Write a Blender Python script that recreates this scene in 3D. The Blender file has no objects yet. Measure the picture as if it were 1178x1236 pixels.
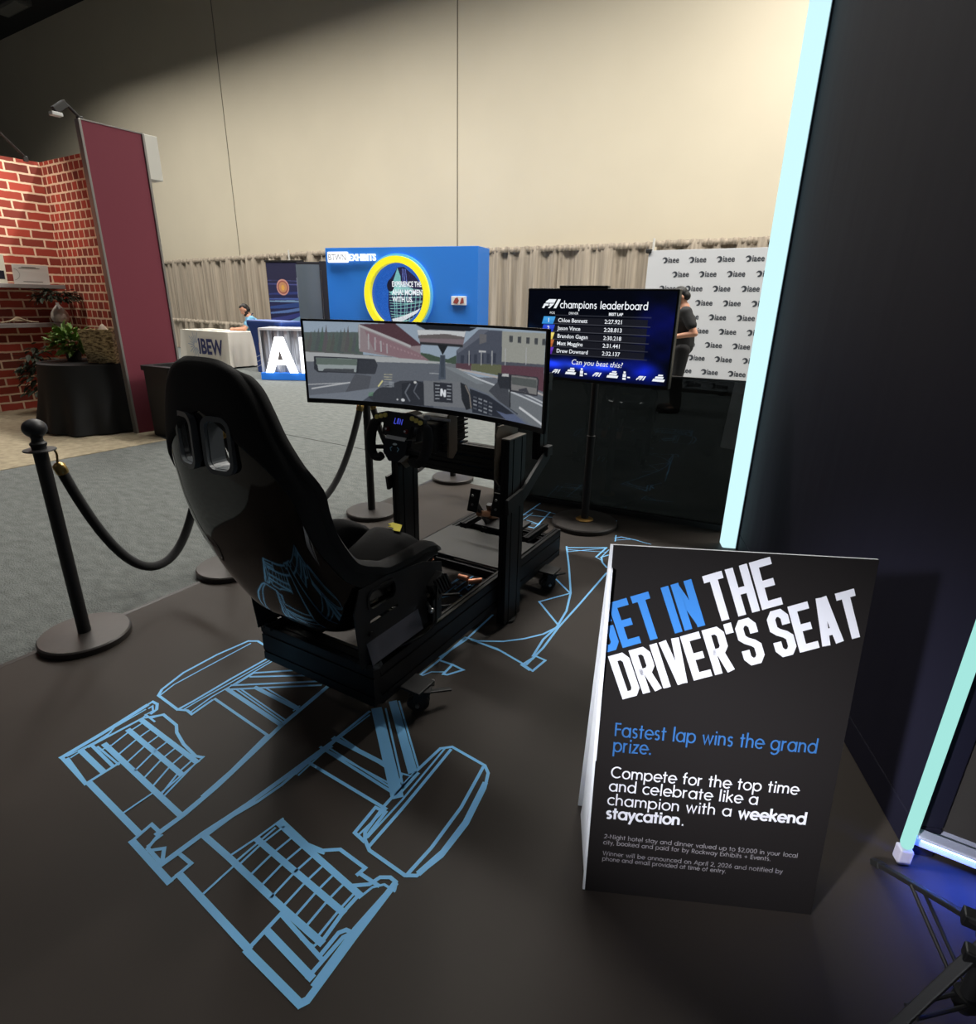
import bpy, bmesh, math, random
import numpy as np
from mathutils import Vector, Matrix
random.seed(7)
PI = math.pi
SC = bpy.context.scene
COL = SC.collection

# ---------------------------------------------------------------- camera
cam_data = bpy.data.cameras.new('camera')
cam = bpy.data.objects.new('camera', cam_data)
COL.objects.link(cam)
FPX = 701.7
cam_data.sensor_fit = 'HORIZONTAL'
cam_data.sensor_width = 36.0
cam_data.lens = FPX / 1178.0 * 36.0
cam_data.clip_start = 0.02
cam_data.clip_end = 200
_pt, _ro, _ya = math.radians(19.775), math.radians(1.118), math.radians(31.72)
_F = Vector((-math.sin(_ya) * math.cos(_pt), math.cos(_ya) * math.cos(_pt), -math.sin(_pt)))
_R0 = Vector((math.cos(_ya), math.sin(_ya), 0))
_U0 = _R0.cross(_F)
_R = math.cos(_ro) * _R0 + math.sin(_ro) * _U0
_U = -math.sin(_ro) * _R0 + math.cos(_ro) * _U0
cam.matrix_world = Matrix(((_R.x, _U.x, -_F.x, 0), (_R.y, _U.y, -_F.y, 0), (_R.z, _U.z, -_F.z, 1.47), (0, 0, 0, 1)))
SC.camera = cam

# ---------------------------------------------------------------- world, exposure, hall lights
w = bpy.data.worlds.new('hall_air')
SC.world = w
w.use_nodes = True
w.node_tree.nodes['Background'].inputs[0].default_value = (0.80, 0.88, 1.0, 1)
w.node_tree.nodes['Background'].inputs[1].default_value = 0.03
SC.view_settings.view_transform = 'Standard'
SC.view_settings.look = 'None'
SC.view_settings.exposure = 0.0
SC.view_settings.gamma = 1.0
SC.view_settings.use_curve_mapping = False


def area(name, loc, size, power, color=(1, 0.95, 0.86), spread=180, rot=(0, 0, 0), sy=None):
    d = bpy.data.lights.new(name, 'AREA')
    d.energy = power
    d.color = color
    d.spread = math.radians(spread)
    d.size = size
    if sy:
        d.shape = 'RECTANGLE'
        d.size_y = sy
    else:
        d.shape = 'DISK'
    o = bpy.data.objects.new(name, d)
    o.location = loc
    o.rotation_euler = rot
    COL.objects.link(o)
    return o


# louvred strip of lamps along the back wall (its cut-off leaves the top of the wall dark)
area('hall_strip_light', (-8.0, 7.6, 9.6), 30, 2450, (1, 0.97, 0.9), 142, (0, 0, 0), 0.5)
# high bays of the hall, and one added fill lamp
area('high_bay_and_fill_light', (-9.5, 6.6, 9.2), 0.7, 150, (1, 0.96, 0.9), 140)
area('high_bay_and_fill_light', (0.0, 10.4, 9.2), 0.7, 380, (1, 0.96, 0.9), 150)
area('high_bay_and_fill_light', (-6.6, 4.0, 9.2), 0.7, 60, (1, 0.96, 0.9), 140)
area('high_bay_and_fill_light', (-6.5, -2.2, 9.2), 0.7, 25, (1, 0.96, 0.9), 140)  # added unseen lamp that brightens the sign's left side
# unseen lamp added behind the camera to brighten the sign's front and side
_sp = Vector((-1.7, -3.0, 2.5))
_q = (Vector((-.12, 1.2, .56)) - _sp).to_track_quat('-Z', 'Y').to_euler()
area('sign_fill_light', _sp, 0.3, 4.6, (0.93, 0.95, 1.0), 15, _q)


# ---------------------------------------------------------------- materials
def lin(c):
    return tuple(((v / 255) / 12.92 if v / 255 <= 0.04045 else ((v / 255 + 0.055) / 1.055) ** 2.4) for v in c)


MATS = {}


def mat(name, rgb, rough=0.5, metal=0.0, spec=0.5, noise=0, nscale=40, bump=0, bscale=200, coat=0, emit=None, es=1.0, sheen=0):
    if name in MATS:
        return MATS[name]
    m = bpy.data.materials.new(name)
    m.use_nodes = True
    nt = m.node_tree
    b = nt.nodes['Principled BSDF']
    c = (*lin(rgb), 1)
    b.inputs['Base Color'].default_value = c
    b.inputs['Roughness'].default_value = rough
    b.inputs['Metallic'].default_value = metal
    b.inputs['Specular IOR Level'].default_value = spec
    b.inputs['Coat Weight'].default_value = coat
    b.inputs['Coat Roughness'].default_value = 0.05
    b.inputs['Sheen Weight'].default_value = sheen
    if emit:
        b.inputs['Emission Color'].default_value = (*lin(emit), 1)
        b.inputs['Emission Strength'].default_value = es
    tc = None
    if noise or bump:
        tc = nt.nodes.new('ShaderNodeTexCoord')
    if noise:
        n = nt.nodes.new('ShaderNodeTexNoise')
        n.inputs['Scale'].default_value = nscale
        n.inputs['Detail'].default_value = 6
        nt.links.new(tc.outputs['Object'], n.inputs['Vector'])
        r = nt.nodes.new('ShaderNodeMapRange')
        r.inputs['From Min'].default_value = 0.3
        r.inputs['From Max'].default_value = 0.7
        r.inputs['To Min'].default_value = 1 - noise
        r.inputs['To Max'].default_value = 1 + noise
        nt.links.new(n.outputs['Fac'], r.inputs['Value'])
        v = nt.nodes.new('ShaderNodeVectorMath')
        v.operation = 'SCALE'
        v.inputs[0].default_value = c[:3]
        nt.links.new(r.outputs[0], v.inputs['Scale'])
        nt.links.new(v.outputs[0], b.inputs['Base Color'])
    if bump:
        n2 = nt.nodes.new('ShaderNodeTexNoise')
        n2.inputs['Scale'].default_value = bscale
        n2.inputs['Detail'].default_value = 4
        nt.links.new(tc.outputs['Object'], n2.inputs['Vector'])
        bp = nt.nodes.new('ShaderNodeBump')
        bp.inputs['Strength'].default_value = bump
        bp.inputs['Distance'].default_value = 0.01
        nt.links.new(n2.outputs['Fac'], bp.inputs['Height'])
        nt.links.new(bp.outputs['Normal'], b.inputs['Normal'])
    MATS[name] = m
    return m


def glow(name, rgb, strength=1.0):
    if name in MATS:
        return MATS[name]
    m = bpy.data.materials.new(name)
    m.use_nodes = True
    nt = m.node_tree
    nt.nodes.clear()
    e = nt.nodes.new('ShaderNodeEmission')
    e.inputs[0].default_value = (*lin(rgb), 1)
    e.inputs[1].default_value = strength
    o = nt.nodes.new('ShaderNodeOutputMaterial')
    nt.links.new(e.outputs[0], o.inputs[0])
    MATS[name] = m
    return m


def screen_mat(name, strength=1.0, gloss=0.04):
    """a lit display: the picture glows from a per-vertex attribute under a glossy front"""
    m = bpy.data.materials.new(name)
    m.use_nodes = True
    nt = m.node_tree
    b = nt.nodes['Principled BSDF']
    b.inputs['Base Color'].default_value = (0.004, 0.004, 0.005, 1)
    b.inputs['Roughness'].default_value = 0.22
    b.inputs['Specular IOR Level'].default_value = 0.35
    a = nt.nodes.new('ShaderNodeAttribute')
    a.attribute_name = 'picture'
    nt.links.new(a.outputs['Color'], b.inputs['Emission Color'])
    b.inputs['Emission Strength'].default_value = strength
    return m


def print_mat(name, rough=0.7):
    """ink on a printed surface, colour from a per-vertex attribute"""
    m = bpy.data.materials.new(name)
    m.use_nodes = True
    nt = m.node_tree
    b = nt.nodes['Principled BSDF']
    b.inputs['Roughness'].default_value = rough
    a = nt.nodes.new('ShaderNodeAttribute')
    a.attribute_name = 'picture'
    nt.links.new(a.outputs['Color'], b.inputs['Base Color'])
    return m


def brick_mat(name, axis, bw=.27):
    m = bpy.data.materials.new(name)
    m.use_nodes = True
    nt = m.node_tree
    b = nt.nodes['Principled BSDF']
    b.inputs['Roughness'].default_value = 0.8
    tc = nt.nodes.new('ShaderNodeTexCoord')
    sp = nt.nodes.new('ShaderNodeSeparateXYZ')
    cb = nt.nodes.new('ShaderNodeCombineXYZ')
    nt.links.new(tc.outputs['Object'], sp.inputs[0])
    nt.links.new(sp.outputs['Y' if axis == 'y' else 'X'], cb.inputs[0])
    nt.links.new(sp.outputs['Z'], cb.inputs[1])
    nz = nt.nodes.new('ShaderNodeTexNoise')
    nz.inputs['Scale'].default_value = 14
    nt.links.new(cb.outputs[0], nz.inputs['Vector'])
    ad = nt.nodes.new('ShaderNodeMixRGB')
    ad.blend_type = 'ADD'
    ad.inputs[0].default_value = 0.014
    nt.links.new(cb.outputs[0], ad.inputs[1])
    nt.links.new(nz.outputs['Color'], ad.inputs[2])
    br = nt.nodes.new('ShaderNodeTexBrick')
    br.inputs['Scale'].default_value = 1.0
    br.inputs['Mortar Size'].default_value = 0.0125
    br.inputs['Mortar Smooth'].default_value = 0.25
    br.inputs['Brick Width'].default_value = bw
    br.inputs['Row Height'].default_value = 0.108
    br.inputs['Bias'].default_value = -0.1
    br.inputs['Color1'].default_value = (*lin((186, 74, 58)), 1)
    br.inputs['Color2'].default_value = (*lin((116, 52, 42)), 1)
    br.inputs['Mortar'].default_value = (*lin((238, 212, 184)), 1)
    nt.links.new(ad.outputs[0], br.inputs['Vector'])
    nt.links.new(br.outputs['Color'], b.inputs['Base Color'])
    return m


# ---------------------------------------------------------------- mesh helpers
class MB:
    def __init__(self):
        self.bm = bmesh.new()
        self.mi = 0
        self.nrib = 0

    def _tag(self, faces):
        for f in faces:
            f.material_index = self.mi

    def face(self, pts):
        vs = [self.bm.verts.new(p) for p in pts]
        try:
            f = self.bm.faces.new(vs)
            f.material_index = self.mi
        except ValueError:
            pass

    def box(self, c, s, rot=None, bevel=0):
        hx, hy, hz = s[0] / 2, s[1] / 2, s[2] / 2
        r = bmesh.ops.create_cube(self.bm, size=1)
        vs = r['verts']
        M = Matrix.Translation(c)
        if rot is not None:
            M = M @ (rot if isinstance(rot, Matrix) else Matrix.Rotation(rot, 4, 'Z'))
        M = M @ Matrix.Diagonal((s[0], s[1], s[2], 1))
        bmesh.ops.transform(self.bm, matrix=M, verts=vs)
        fs = set(f for v in vs for f in v.link_faces)
        self._tag(fs)
        if bevel:
            es = list(set(e for v in vs for e in v.link_edges))
            g = bmesh.ops.bevel(self.bm, geom=es, offset=bevel, segments=2, affect='EDGES', profile=0.5)
            self._tag(g['faces'])

    def beam(self, a, b, wx, wz, bevel=0, up=(0, 0, 1)):
        """box bar from a to b, wx wide, wz deep along 'up'"""
        a, b = Vector(a), Vector(b)
        d = (b - a)
        L = d.length
        d.normalize()
        u = Vector(up)
        if abs(d.dot(u)) > 0.98:
            u = Vector((0, 1, 0))
        s = d.cross(u).normalized()
        u2 = s.cross(d)
        M = Matrix(((s.x, d.x, u2.x, 0), (s.y, d.y, u2.y, 0), (s.z, d.z, u2.z, 0), (0, 0, 0, 1)))
        self.box((a + b) / 2, (wx, L, wz), M, bevel)

    def cyl(self, a, b, r, r2=None, seg=20, cap=True):
        a, b = Vector(a), Vector(b)
        d = b - a
        q = d.to_track_quat('Z', 'Y').to_matrix().to_4x4()
        M = Matrix.Translation((a + b) / 2) @ q
        g = bmesh.ops.create_cone(self.bm, cap_ends=cap, segments=seg, radius1=r, radius2=r if r2 is None else r2, depth=d.length, matrix=M)
        self._tag(set(f for v in g['verts'] for f in v.link_faces))

    def sphere(self, c, r, sc=(1, 1, 1), u=20, v=14, rot=None):
        M = Matrix.Translation(c) @ (rot if rot is not None else Matrix.Identity(4)) @ Matrix.Diagonal((*sc, 1))
        g = bmesh.ops.create_uvsphere(self.bm, u_segments=u, v_segments=v, radius=r, matrix=M)
        self._tag(set(f for vv in g['verts'] for f in vv.link_faces))

    def lathe(self, prof, c=(0, 0, 0), seg=32, M=None):
        rings = []
        T = Matrix.Translation(c) @ (M if M is not None else Matrix.Identity(4))
        for r, z in prof:
            rings.append([self.bm.verts.new(T @ Vector((r * math.cos(2 * PI * i / seg), r * math.sin(2 * PI * i / seg), z))) for i in range(seg)])
        for a, b in zip(rings, rings[1:]):
            for i in range(seg):
                f = self.bm.faces.new((a[i], a[(i + 1) % seg], b[(i + 1) % seg], b[i]))
                f.material_index = self.mi
        for ring in (rings[0], rings[-1]):
            try:
                self.bm.faces.new(ring).material_index = self.mi
            except ValueError:
                pass

    def tube(self, pts, r, seg=10, closed=False):
        pts = [Vector(p) for p in pts]
        n = len(pts)
        rings = []
        prev = None
        for i, p in enumerate(pts):
            if closed:
                t = pts[(i + 1) % n] - pts[i - 1]
            else:
                t = pts[min(i + 1, n - 1)] - pts[max(i - 1, 0)]
            t.normalize()
            if prev is None:
                a = Vector((0, 0, 1)) if abs(t.z) < 0.9 else Vector((1, 0, 0))
                s = t.cross(a).normalized()
            else:
                s = (prev - t * prev.dot(t)).normalized()
            prev = s
            u = t.cross(s)
            rr = r[i] if isinstance(r, (list, tuple)) else r
            rings.append([self.bm.verts.new(p + rr * (math.cos(2 * PI * k / seg) * s + math.sin(2 * PI * k / seg) * u)) for k in range(seg)])
        pairs = list(zip(rings, rings[1:])) + ([(rings[-1], rings[0])] if closed else [])
        for a, b in pairs:
            for k in range(seg):
                self.bm.faces.new((a[k], a[(k + 1) % seg], b[(k + 1) % seg], b[k])).material_index = self.mi
        if not closed:
            self.bm.faces.new(rings[0][::-1]).material_index = self.mi
            self.bm.faces.new(rings[-1]).material_index = self.mi

    def prism(self, poly, d, M=None):
        """2D polygon (x,y) extruded from 0 to d along local z, placed by M"""
        M = M if M is not None else Matrix.Identity(4)
        n = len(poly)
        a = [self.bm.verts.new(M @ Vector((x, y, 0))) for x, y in poly]
        b = [self.bm.verts.new(M @ Vector((x, y, d))) for x, y in poly]
        fs = [self.bm.faces.new(a[::-1]), self.bm.faces.new(b)]
        for i in range(n):
            fs.append(self.bm.faces.new((a[i], a[(i + 1) % n], b[(i + 1) % n], b[i])))
        self._tag(fs)

    def ringprism(self, outer, inner, d, M=None):
        M = M if M is not None else Matrix.Identity(4)
        n = len(outer)
        V = [[self.bm.verts.new(M @ Vector((x, y, z))) for x, y in pl] for pl in (outer, inner) for z in (0, d)]
        o0, o1, i0, i1 = V
        for k in range(n):
            j = (k + 1) % n
            for q in ((o0[k], o0[j], o1[j], o1[k]), (i0[j], i0[k], i1[k], i1[j]), (o1[k], o1[j], i1[j], i1[k]), (o0[j], o0[k], i0[k], i0[j])):
                self.bm.faces.new(q).material_index = self.mi

    def grid(self, fn, nu, nv, closed_u=False):
        V = [[self.bm.verts.new(fn(i / nu, j / nv)) for j in range(nv + 1)] for i in range(nu + (0 if closed_u else 1))]
        N = len(V)
        for i in range(nu):
            for j in range(nv):
                self.bm.faces.new((V[i][j], V[(i + 1) % N][j], V[(i + 1) % N][j + 1], V[i][j + 1])).material_index = self.mi
        return V

    def ribbon(self, pts, wd, M=None, closed=False, cap=True):
        """flat line of width wd along 2D points with mitred corners"""
        P = [Vector((p[0], p[1])) for p in pts]
        self.nrib += 1
        zz = (self.nrib % 9) * 7e-5
        if (P[0] - P[-1]).length < 1e-6:
            closed = True
            P = P[:-1]
        n = len(P)
        M = M if M is not None else Matrix.Identity(4)
        L, Rr = [], []
        for i in range(n):
            if closed or 0 < i < n - 1:
                d1 = (P[i] - P[i - 1]).normalized()
                d2 = (P[(i + 1) % n] - P[i]).normalized()
            elif i == 0:
                d1 = d2 = (P[1] - P[0]).normalized()
            else:
                d1 = d2 = (P[-1] - P[-2]).normalized()
            nn = Vector((-d1.y - d2.y, d1.x + d2.x))
            if nn.length < 1e-4:
                nn = Vector((-d1.y, d1.x))
            nn.normalize()
            c = max(0.45, nn.dot(Vector((-d1.y, d1.x))))
            o = nn * (wd / 2 / c)
            q = P[i].copy()
            if cap and not closed:
                if i == 0:
                    q = q - d1 * wd * 0.35
                if i == n - 1:
                    q = q + d1 * wd * 0.35
            L.append(self.bm.verts.new(M @ Vector((q.x + o.x, q.y + o.y, zz))))
            Rr.append(self.bm.verts.new(M @ Vector((q.x - o.x, q.y - o.y, zz))))
        for i in range(n if closed else n - 1):
            j = (i + 1) % n
            self.bm.faces.new((Rr[i], Rr[j], L[j], L[i])).material_index = self.mi

    def text(self, s, size, M, align='LEFT', xs=1.0, shear=0.0, bold=0.0, space=1.0, depth=0.0):
        d = bpy.data.curves.new('t', 'FONT')
        d.body = s
        d.size = size
        d.align_x = align
        d.shear = shear
        d.offset = bold
        d.space_character = space
        d.extrude = depth
        d.resolution_u = 3
        o = bpy.data.objects.new('t', d)
        COL.objects.link(o)
        me = bpy.data.meshes.new_from_object(o.evaluated_get(bpy.context.evaluated_depsgraph_get()))
        bpy.data.objects.remove(o)
        bpy.data.curves.remove(d)
        nv = len(self.bm.verts)
        nf = len(self.bm.faces)
        self.bm.from_mesh(me)
        bpy.data.meshes.remove(me)
        self.bm.verts.ensure_lookup_table()
        self.bm.faces.ensure_lookup_table()
        T = M @ Matrix.Diagonal((xs, 1, 1, 1))
        for v in self.bm.verts[nv:]:
            v.co = T @ v.co
        self._tag(self.bm.faces[nf:])

    def build(self, name, mats, parent=None, smooth=None, bevel=0, recalc=True, weld=0):
        bm = self.bm
        if weld:
            bmesh.ops.remove_doubles(bm, verts=bm.verts, dist=weld)
        if bevel:
            es = [e for e in bm.edges if len(e.link_faces) == 2 and e.calc_face_angle(0) > 0.6]
            bmesh.ops.bevel(bm, geom=es, offset=bevel, segments=2, affect='EDGES', profile=0.5, clamp_overlap=True)
        if recalc:
            bmesh.ops.recalc_face_normals(bm, faces=bm.faces)
        if smooth:
            a = math.radians(smooth)
            for f in bm.faces:
                f.smooth = True
            for e in bm.edges:
                if len(e.link_faces) == 2 and e.calc_face_angle(0) > a:
                    e.smooth = False
        me = bpy.data.meshes.new(name)
        bm.to_mesh(me)
        bm.free()
        if not isinstance(mats, (list, tuple)):
            mats = [mats]
        for m in mats:
            me.materials.append(m)
        o = bpy.data.objects.new(name, me)
        COL.objects.link(o)
        if parent:
            o.parent = parent
        return o


def boolean_cut(o, cutters):
    """cut openings out of a closed mesh"""
    for c in cutters:
        md = o.modifiers.new('cut', 'BOOLEAN')
        md.object = c
        md.operation = 'DIFFERENCE'
        md.solver = 'EXACT'
    bake(o)


def bake(o):
    dg = bpy.context.evaluated_depsgraph_get()
    dg.update()
    me = bpy.data.meshes.new_from_object(o.evaluated_get(dg))
    o.modifiers.clear()
    old = o.data
    o.data = me
    bpy.data.meshes.remove(old)


def tag(o, label, cat, group=None):
    o['label'] = label
    o['category'] = cat
    if group:
        o['group'] = group
    return o


def thing(name, label, cat, loc=(0, 0, 0), rz=0, group=None):
    o = bpy.data.objects.new(name, None)
    o.empty_display_size = 0.1
    COL.objects.link(o)
    o.location = loc
    o.rotation_euler = (0, 0, rz)
    return tag(o, label, cat, group)


def copy_thing(root, loc, rz, label):
    r = root.copy()
    COL.objects.link(r)
    r.location = loc
    r.rotation_euler = (0, 0, rz)
    r['label'] = label
    for ch in list(root.children):
        c = ch.copy()
        COL.objects.link(c)
        c.parent = r
        for g in ch.children:
            e = g.copy()
            COL.objects.link(e)
            e.parent = c
    return r


def struct(o):
    o['kind'] = 'structure'
    return o


def rrect(w_, h_, r, n=5, cx=0, cy=0):
    out = []
    for (sx, sy, a0) in ((1, 1, 0), (-1, 1, 90), (-1, -1, 180), (1, -1, 270)):
        for k in range(n + 1):
            a = math.radians(a0 + 90 * k / n)
            out.append((cx + sx * (w_ / 2 - r) + r * math.cos(a), cy + sy * (h_ / 2 - r) + r * math.sin(a)))
    return out


def frame(origin, xdir, ydir):
    """matrix whose local x, y run along xdir, ydir"""
    x = Vector(xdir).normalized()
    y = Vector(ydir)
    y = (y - x * y.dot(x)).normalized()
    z = x.cross(y)
    o = Vector(origin)
    return Matrix(((x.x, y.x, z.x, o.x), (x.y, y.y, z.y, o.y), (x.z, y.z, z.z, o.z), (0, 0, 0, 1)))


class Canvas:
    """tiny painter for the pictures that lit screens and printed panels carry"""

    def __init__(self, wd, ht, bg=(0, 0, 0)):
        self.w, self.h = wd, ht
        self.a = np.zeros((ht, wd, 3)) + np.array(bg, float)
        yy, xx = np.mgrid[0:ht, 0:wd]
        self.x = (xx + 0.5) / wd
        self.y = 1 - (yy + 0.5) / ht

    def mask(self, pts):
        acc = np.zeros((self.h, self.w))
        for dx, dy in ((-.25, -.25), (.25, -.25), (-.25, .25), (.25, .25)):
            X = self.x + dx / self.w
            Y = self.y + dy / self.h
            ins = np.zeros(X.shape, bool)
            n = len(pts)
            for i in range(n):
                x1, y1 = pts[i]
                x2, y2 = pts[(i + 1) % n]
                if y1 == y2:
                    continue
                c = ((y1 > Y) != (y2 > Y)) & (X < (x2 - x1) * (Y - y1) / (y2 - y1) + x1)
                ins ^= c
            acc += ins
        return acc / 4

    def poly(self, pts, col, al=1.0):
        m = (self.mask(pts) * al)[..., None]
        self.a = self.a * (1 - m) + np.array(col, float) * m

    def line(self, p, q, wd, col, al=1.0):
        a = self.w / self.h
        d = np.array([(q[0] - p[0]) * a, q[1] - p[1]])
        d = d / max(1e-6, np.hypot(*d))
        n = np.array([-d[1] / a, d[0]]) * wd / 2
        self.poly([(p[0] + n[0], p[1] + n[1]), (q[0] + n[0], q[1] + n[1]), (q[0] - n[0], q[1] - n[1]), (p[0] - n[0], p[1] - n[1])], col, al)

    def path(self, pts, wd, col, al=1.0):
        for p, q in zip(pts, pts[1:]):
            self.line(p, q, wd, col, al)

    def rect(self, x0, y0, x1, y1, col, al=1.0):
        self.poly([(x0, y0), (x1, y0), (x1, y1), (x0, y1)], col, al)

    def ell(self, cx, cy, rx, ry, col, al=1.0):
        self.poly([(cx + rx * math.cos(t * PI / 12), cy + ry * math.sin(t * PI / 12)) for t in range(24)], col, al)

    def speckle(self, amt, seed=1, mask=None):
        r = np.random.RandomState(seed)
        n = r.normal(0, amt, (self.h, self.w))[..., None]
        if mask is not None:
            n = n * mask[..., None]
        self.a = np.clip(self.a + n, 0, 255)


def picture(name, cv, fn, material, parent):
    """canvas shown on the surface fn(u, v)"""
    W_, H_ = cv.w, cv.h
    us = np.linspace(0, 1, W_ + 1)
    vs = np.linspace(0, 1, H_ + 1)
    verts = [fn(u, v) for v in vs for u in us]
    faces = []
    for j in range(H_):
        for i in range(W_):
            a = j * (W_ + 1) + i
            faces.append((a, a + 1, a + W_ + 2, a + W_ + 1))
    me = bpy.data.meshes.new(name)
    me.from_pydata(verts, [], faces)
    px = np.pad(cv.a[::-1], ((0, 1), (0, 1), (0, 0)), mode='edge')
    s = np.clip(px, 0, 255) / 255
    l = np.where(s <= 0.04045, s / 12.92, ((s + 0.055) / 1.055) ** 2.4)
    at = me.color_attributes.new('picture', 'FLOAT_COLOR', 'POINT')
    at.data.foreach_set('color', np.concatenate([l, np.ones((H_ + 1, W_ + 1, 1))], 2).astype(np.float32).ravel())
    me.materials.append(material)
    o = bpy.data.objects.new(name, me)
    COL.objects.link(o)
    o.parent = parent
    return o


# ---------------------------------------------------------------- a geometric stroke alphabet (x-height 0.5, cap height 0.74)
def arc(cx, cy, r, a0, a1, n=14, ry=None):
    ry = r if ry is None else ry
    return [(cx + r * math.cos(math.radians(a0 + (a1 - a0) * k / n)), cy + ry * math.sin(math.radians(a0 + (a1 - a0) * k / n))) for k in range(n + 1)]


_c = lambda cx: arc(cx, .25, .25, 0, 360, 24)
GEO = {
    'a': (.62, [_c(.29), [(.54, .5), (.54, 0)]]), 'b': (.62, [_c(.31), [(.06, .78), (.06, 0)]]), 'c': (.48, [arc(.29, .25, .25, 48, 312, 20)]),
    'd': (.62, [_c(.29), [(.54, .78), (.54, 0)]]), 'e': (.58, [[(.05, .25)] + [(.54, .25)] + arc(.29, .25, .25, 0, 318, 22)]),
    'f': (.32, [[(.13, 0), (.13, .62)] + arc(.25, .64, .12, 180, 80, 6), [(.03, .48), (.28, .48)]]),
    'g': (.62, [_c(.29), [(.54, .5), (.54, -.02)] + arc(.3, -.02, .24, 0, -145, 10)]), 'h': (.54, [[(.06, .78), (.06, 0)], [(.06, .28)] + arc(.25, .3, .19, 180, 0, 10) + [(.44, 0)]]),
    'i': (.18, [[(.09, .48), (.09, 0)], [(.09, .66), (.09, .71)]]), 'k': (.48, [[(.06, .78), (.06, 0)], [(.4, .5), (.07, .22)], [(.17, .31), (.43, 0)]]),
    'l': (.18, [[(.09, .78), (.09, 0)]]), 'm': (.82, [[(.06, .5), (.06, 0)], [(.06, .3)] + arc(.23, .32, .17, 180, 0, 10) + [(.4, 0)], [(.4, .3)] + arc(.57, .32, .17, 180, 0, 10) + [(.74, 0)]]),
    'n': (.54, [[(.06, .5), (.06, 0)], [(.06, .28)] + arc(.25, .3, .19, 180, 0, 10) + [(.44, 0)]]), 'o': (.58, [_c(.29)]), 'p': (.62, [_c(.31), [(.06, .5), (.06, -.26)]]),
    'r': (.34, [[(.06, .5), (.06, 0)], [(.06, .28)] + arc(.24, .3, .18, 180, 75, 8)]), 's': (.4, [arc(.19, .375, .12, 30, 250, 10) + arc(.19, .125, .13, 75, -145, 10)]),
    't': (.32, [[(.14, .68), (.14, 0)], [(.03, .48), (.27, .48)]]), 'u': (.54, [[(.06, .5), (.06, .2)] + arc(.25, .2, .19, 180, 360, 10) + [(.44, .5)]]),
    'v': (.46, [[(.03, .5), (.22, 0), (.41, .5)]]), 'w': (.72, [[(.03, .5), (.19, 0), (.35, .48), (.51, 0), (.67, .5)]]), 'x': (.44, [[(.03, .5), (.39, 0)], [(.39, .5), (.03, 0)]]),
    'y': (.46, [[(.03, .5), (.23, .02)], [(.42, .5), (.12, -.26)]]), 'z': (.44, [[(.05, .48), (.38, .48), (.04, .02), (.4, .02)]]),
    'A': (.68, [[(.03, 0), (.33, .74), (.63, 0)], [(.14, .25), (.52, .25)]]), 'C': (.72, [arc(.4, .37, .36, 45, 315, 22)]), 'E': (.46, [[(.42, .71), (.08, .71), (.08, .03), (.42, .03)], [(.08, .39), (.4, .39)]]),
    'F': (.44, [[(.42, .71), (.08, .71), (.08, 0)], [(.08, .39), (.38, .39)]]), 'N': (.7, [[(.08, 0), (.08, .72), (.6, .02), (.6, .74)]]), 'R': (.54, [[(.08, 0), (.08, .71), (.25, .71)] + arc(.27, .53, .18, 90, -90, 10) + [(.08, .35)], [(.26, .35), (.48, 0)]]),
    'W': (.96, [[(.03, .74), (.25, 0), (.47, .72), (.69, 0), (.91, .74)]]),
    '0': (.54, [arc(.26, .37, .21, 0, 360, 20, .36)]), '2': (.5, [arc(.25, .52, .19, 165, -25, 12) + [(.06, .03), (.46, .03)]]), '6': (.54, [arc(.27, .23, .2, 0, 360, 20), [(.34, .74), (.1, .33)]]),
    '$': (.44, [arc(.21, .53, .15, 30, 250, 10) + arc(.21, .21, .16, 75, -145, 10), [(.21, .82), (.21, -.08)]]),
    ',': (.18, [[(.1, .06), (.05, -.1)]]), '.': (.18, [[(.09, 0), (.09, .05)]]), '-': (.3, [[(.04, .26), (.25, .26)]]), '+': (.56, [[(.06, .3), (.48, .3)], [(.27, .51), (.27, .09)]]), ' ': (.3, []), "?": (.4, [arc(.18, .58, .14, 170, -60, 10) + [(.18, .3), (.18, .2)], [(.18, 0), (.18, .06)]]),
}


def geo_text(mb, s, size, x, y, M, weight=.07, track=.03, width=None, shear=0):
    adv = sum((GEO.get(c, GEO[' '])[0] + track) for c in s) * size
    k = 1.0 if width is None else width / adv
    cx = x
    for c in s:
        a, st = GEO.get(c, GEO[' '])
        for p in st:
            mb.ribbon([(cx + (px + shear * py) * size * k, y + py * size) for px, py in p], weight * size, M, cap=len(p) < 3)
        cx += (a + track) * size * k
    return cx


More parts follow.
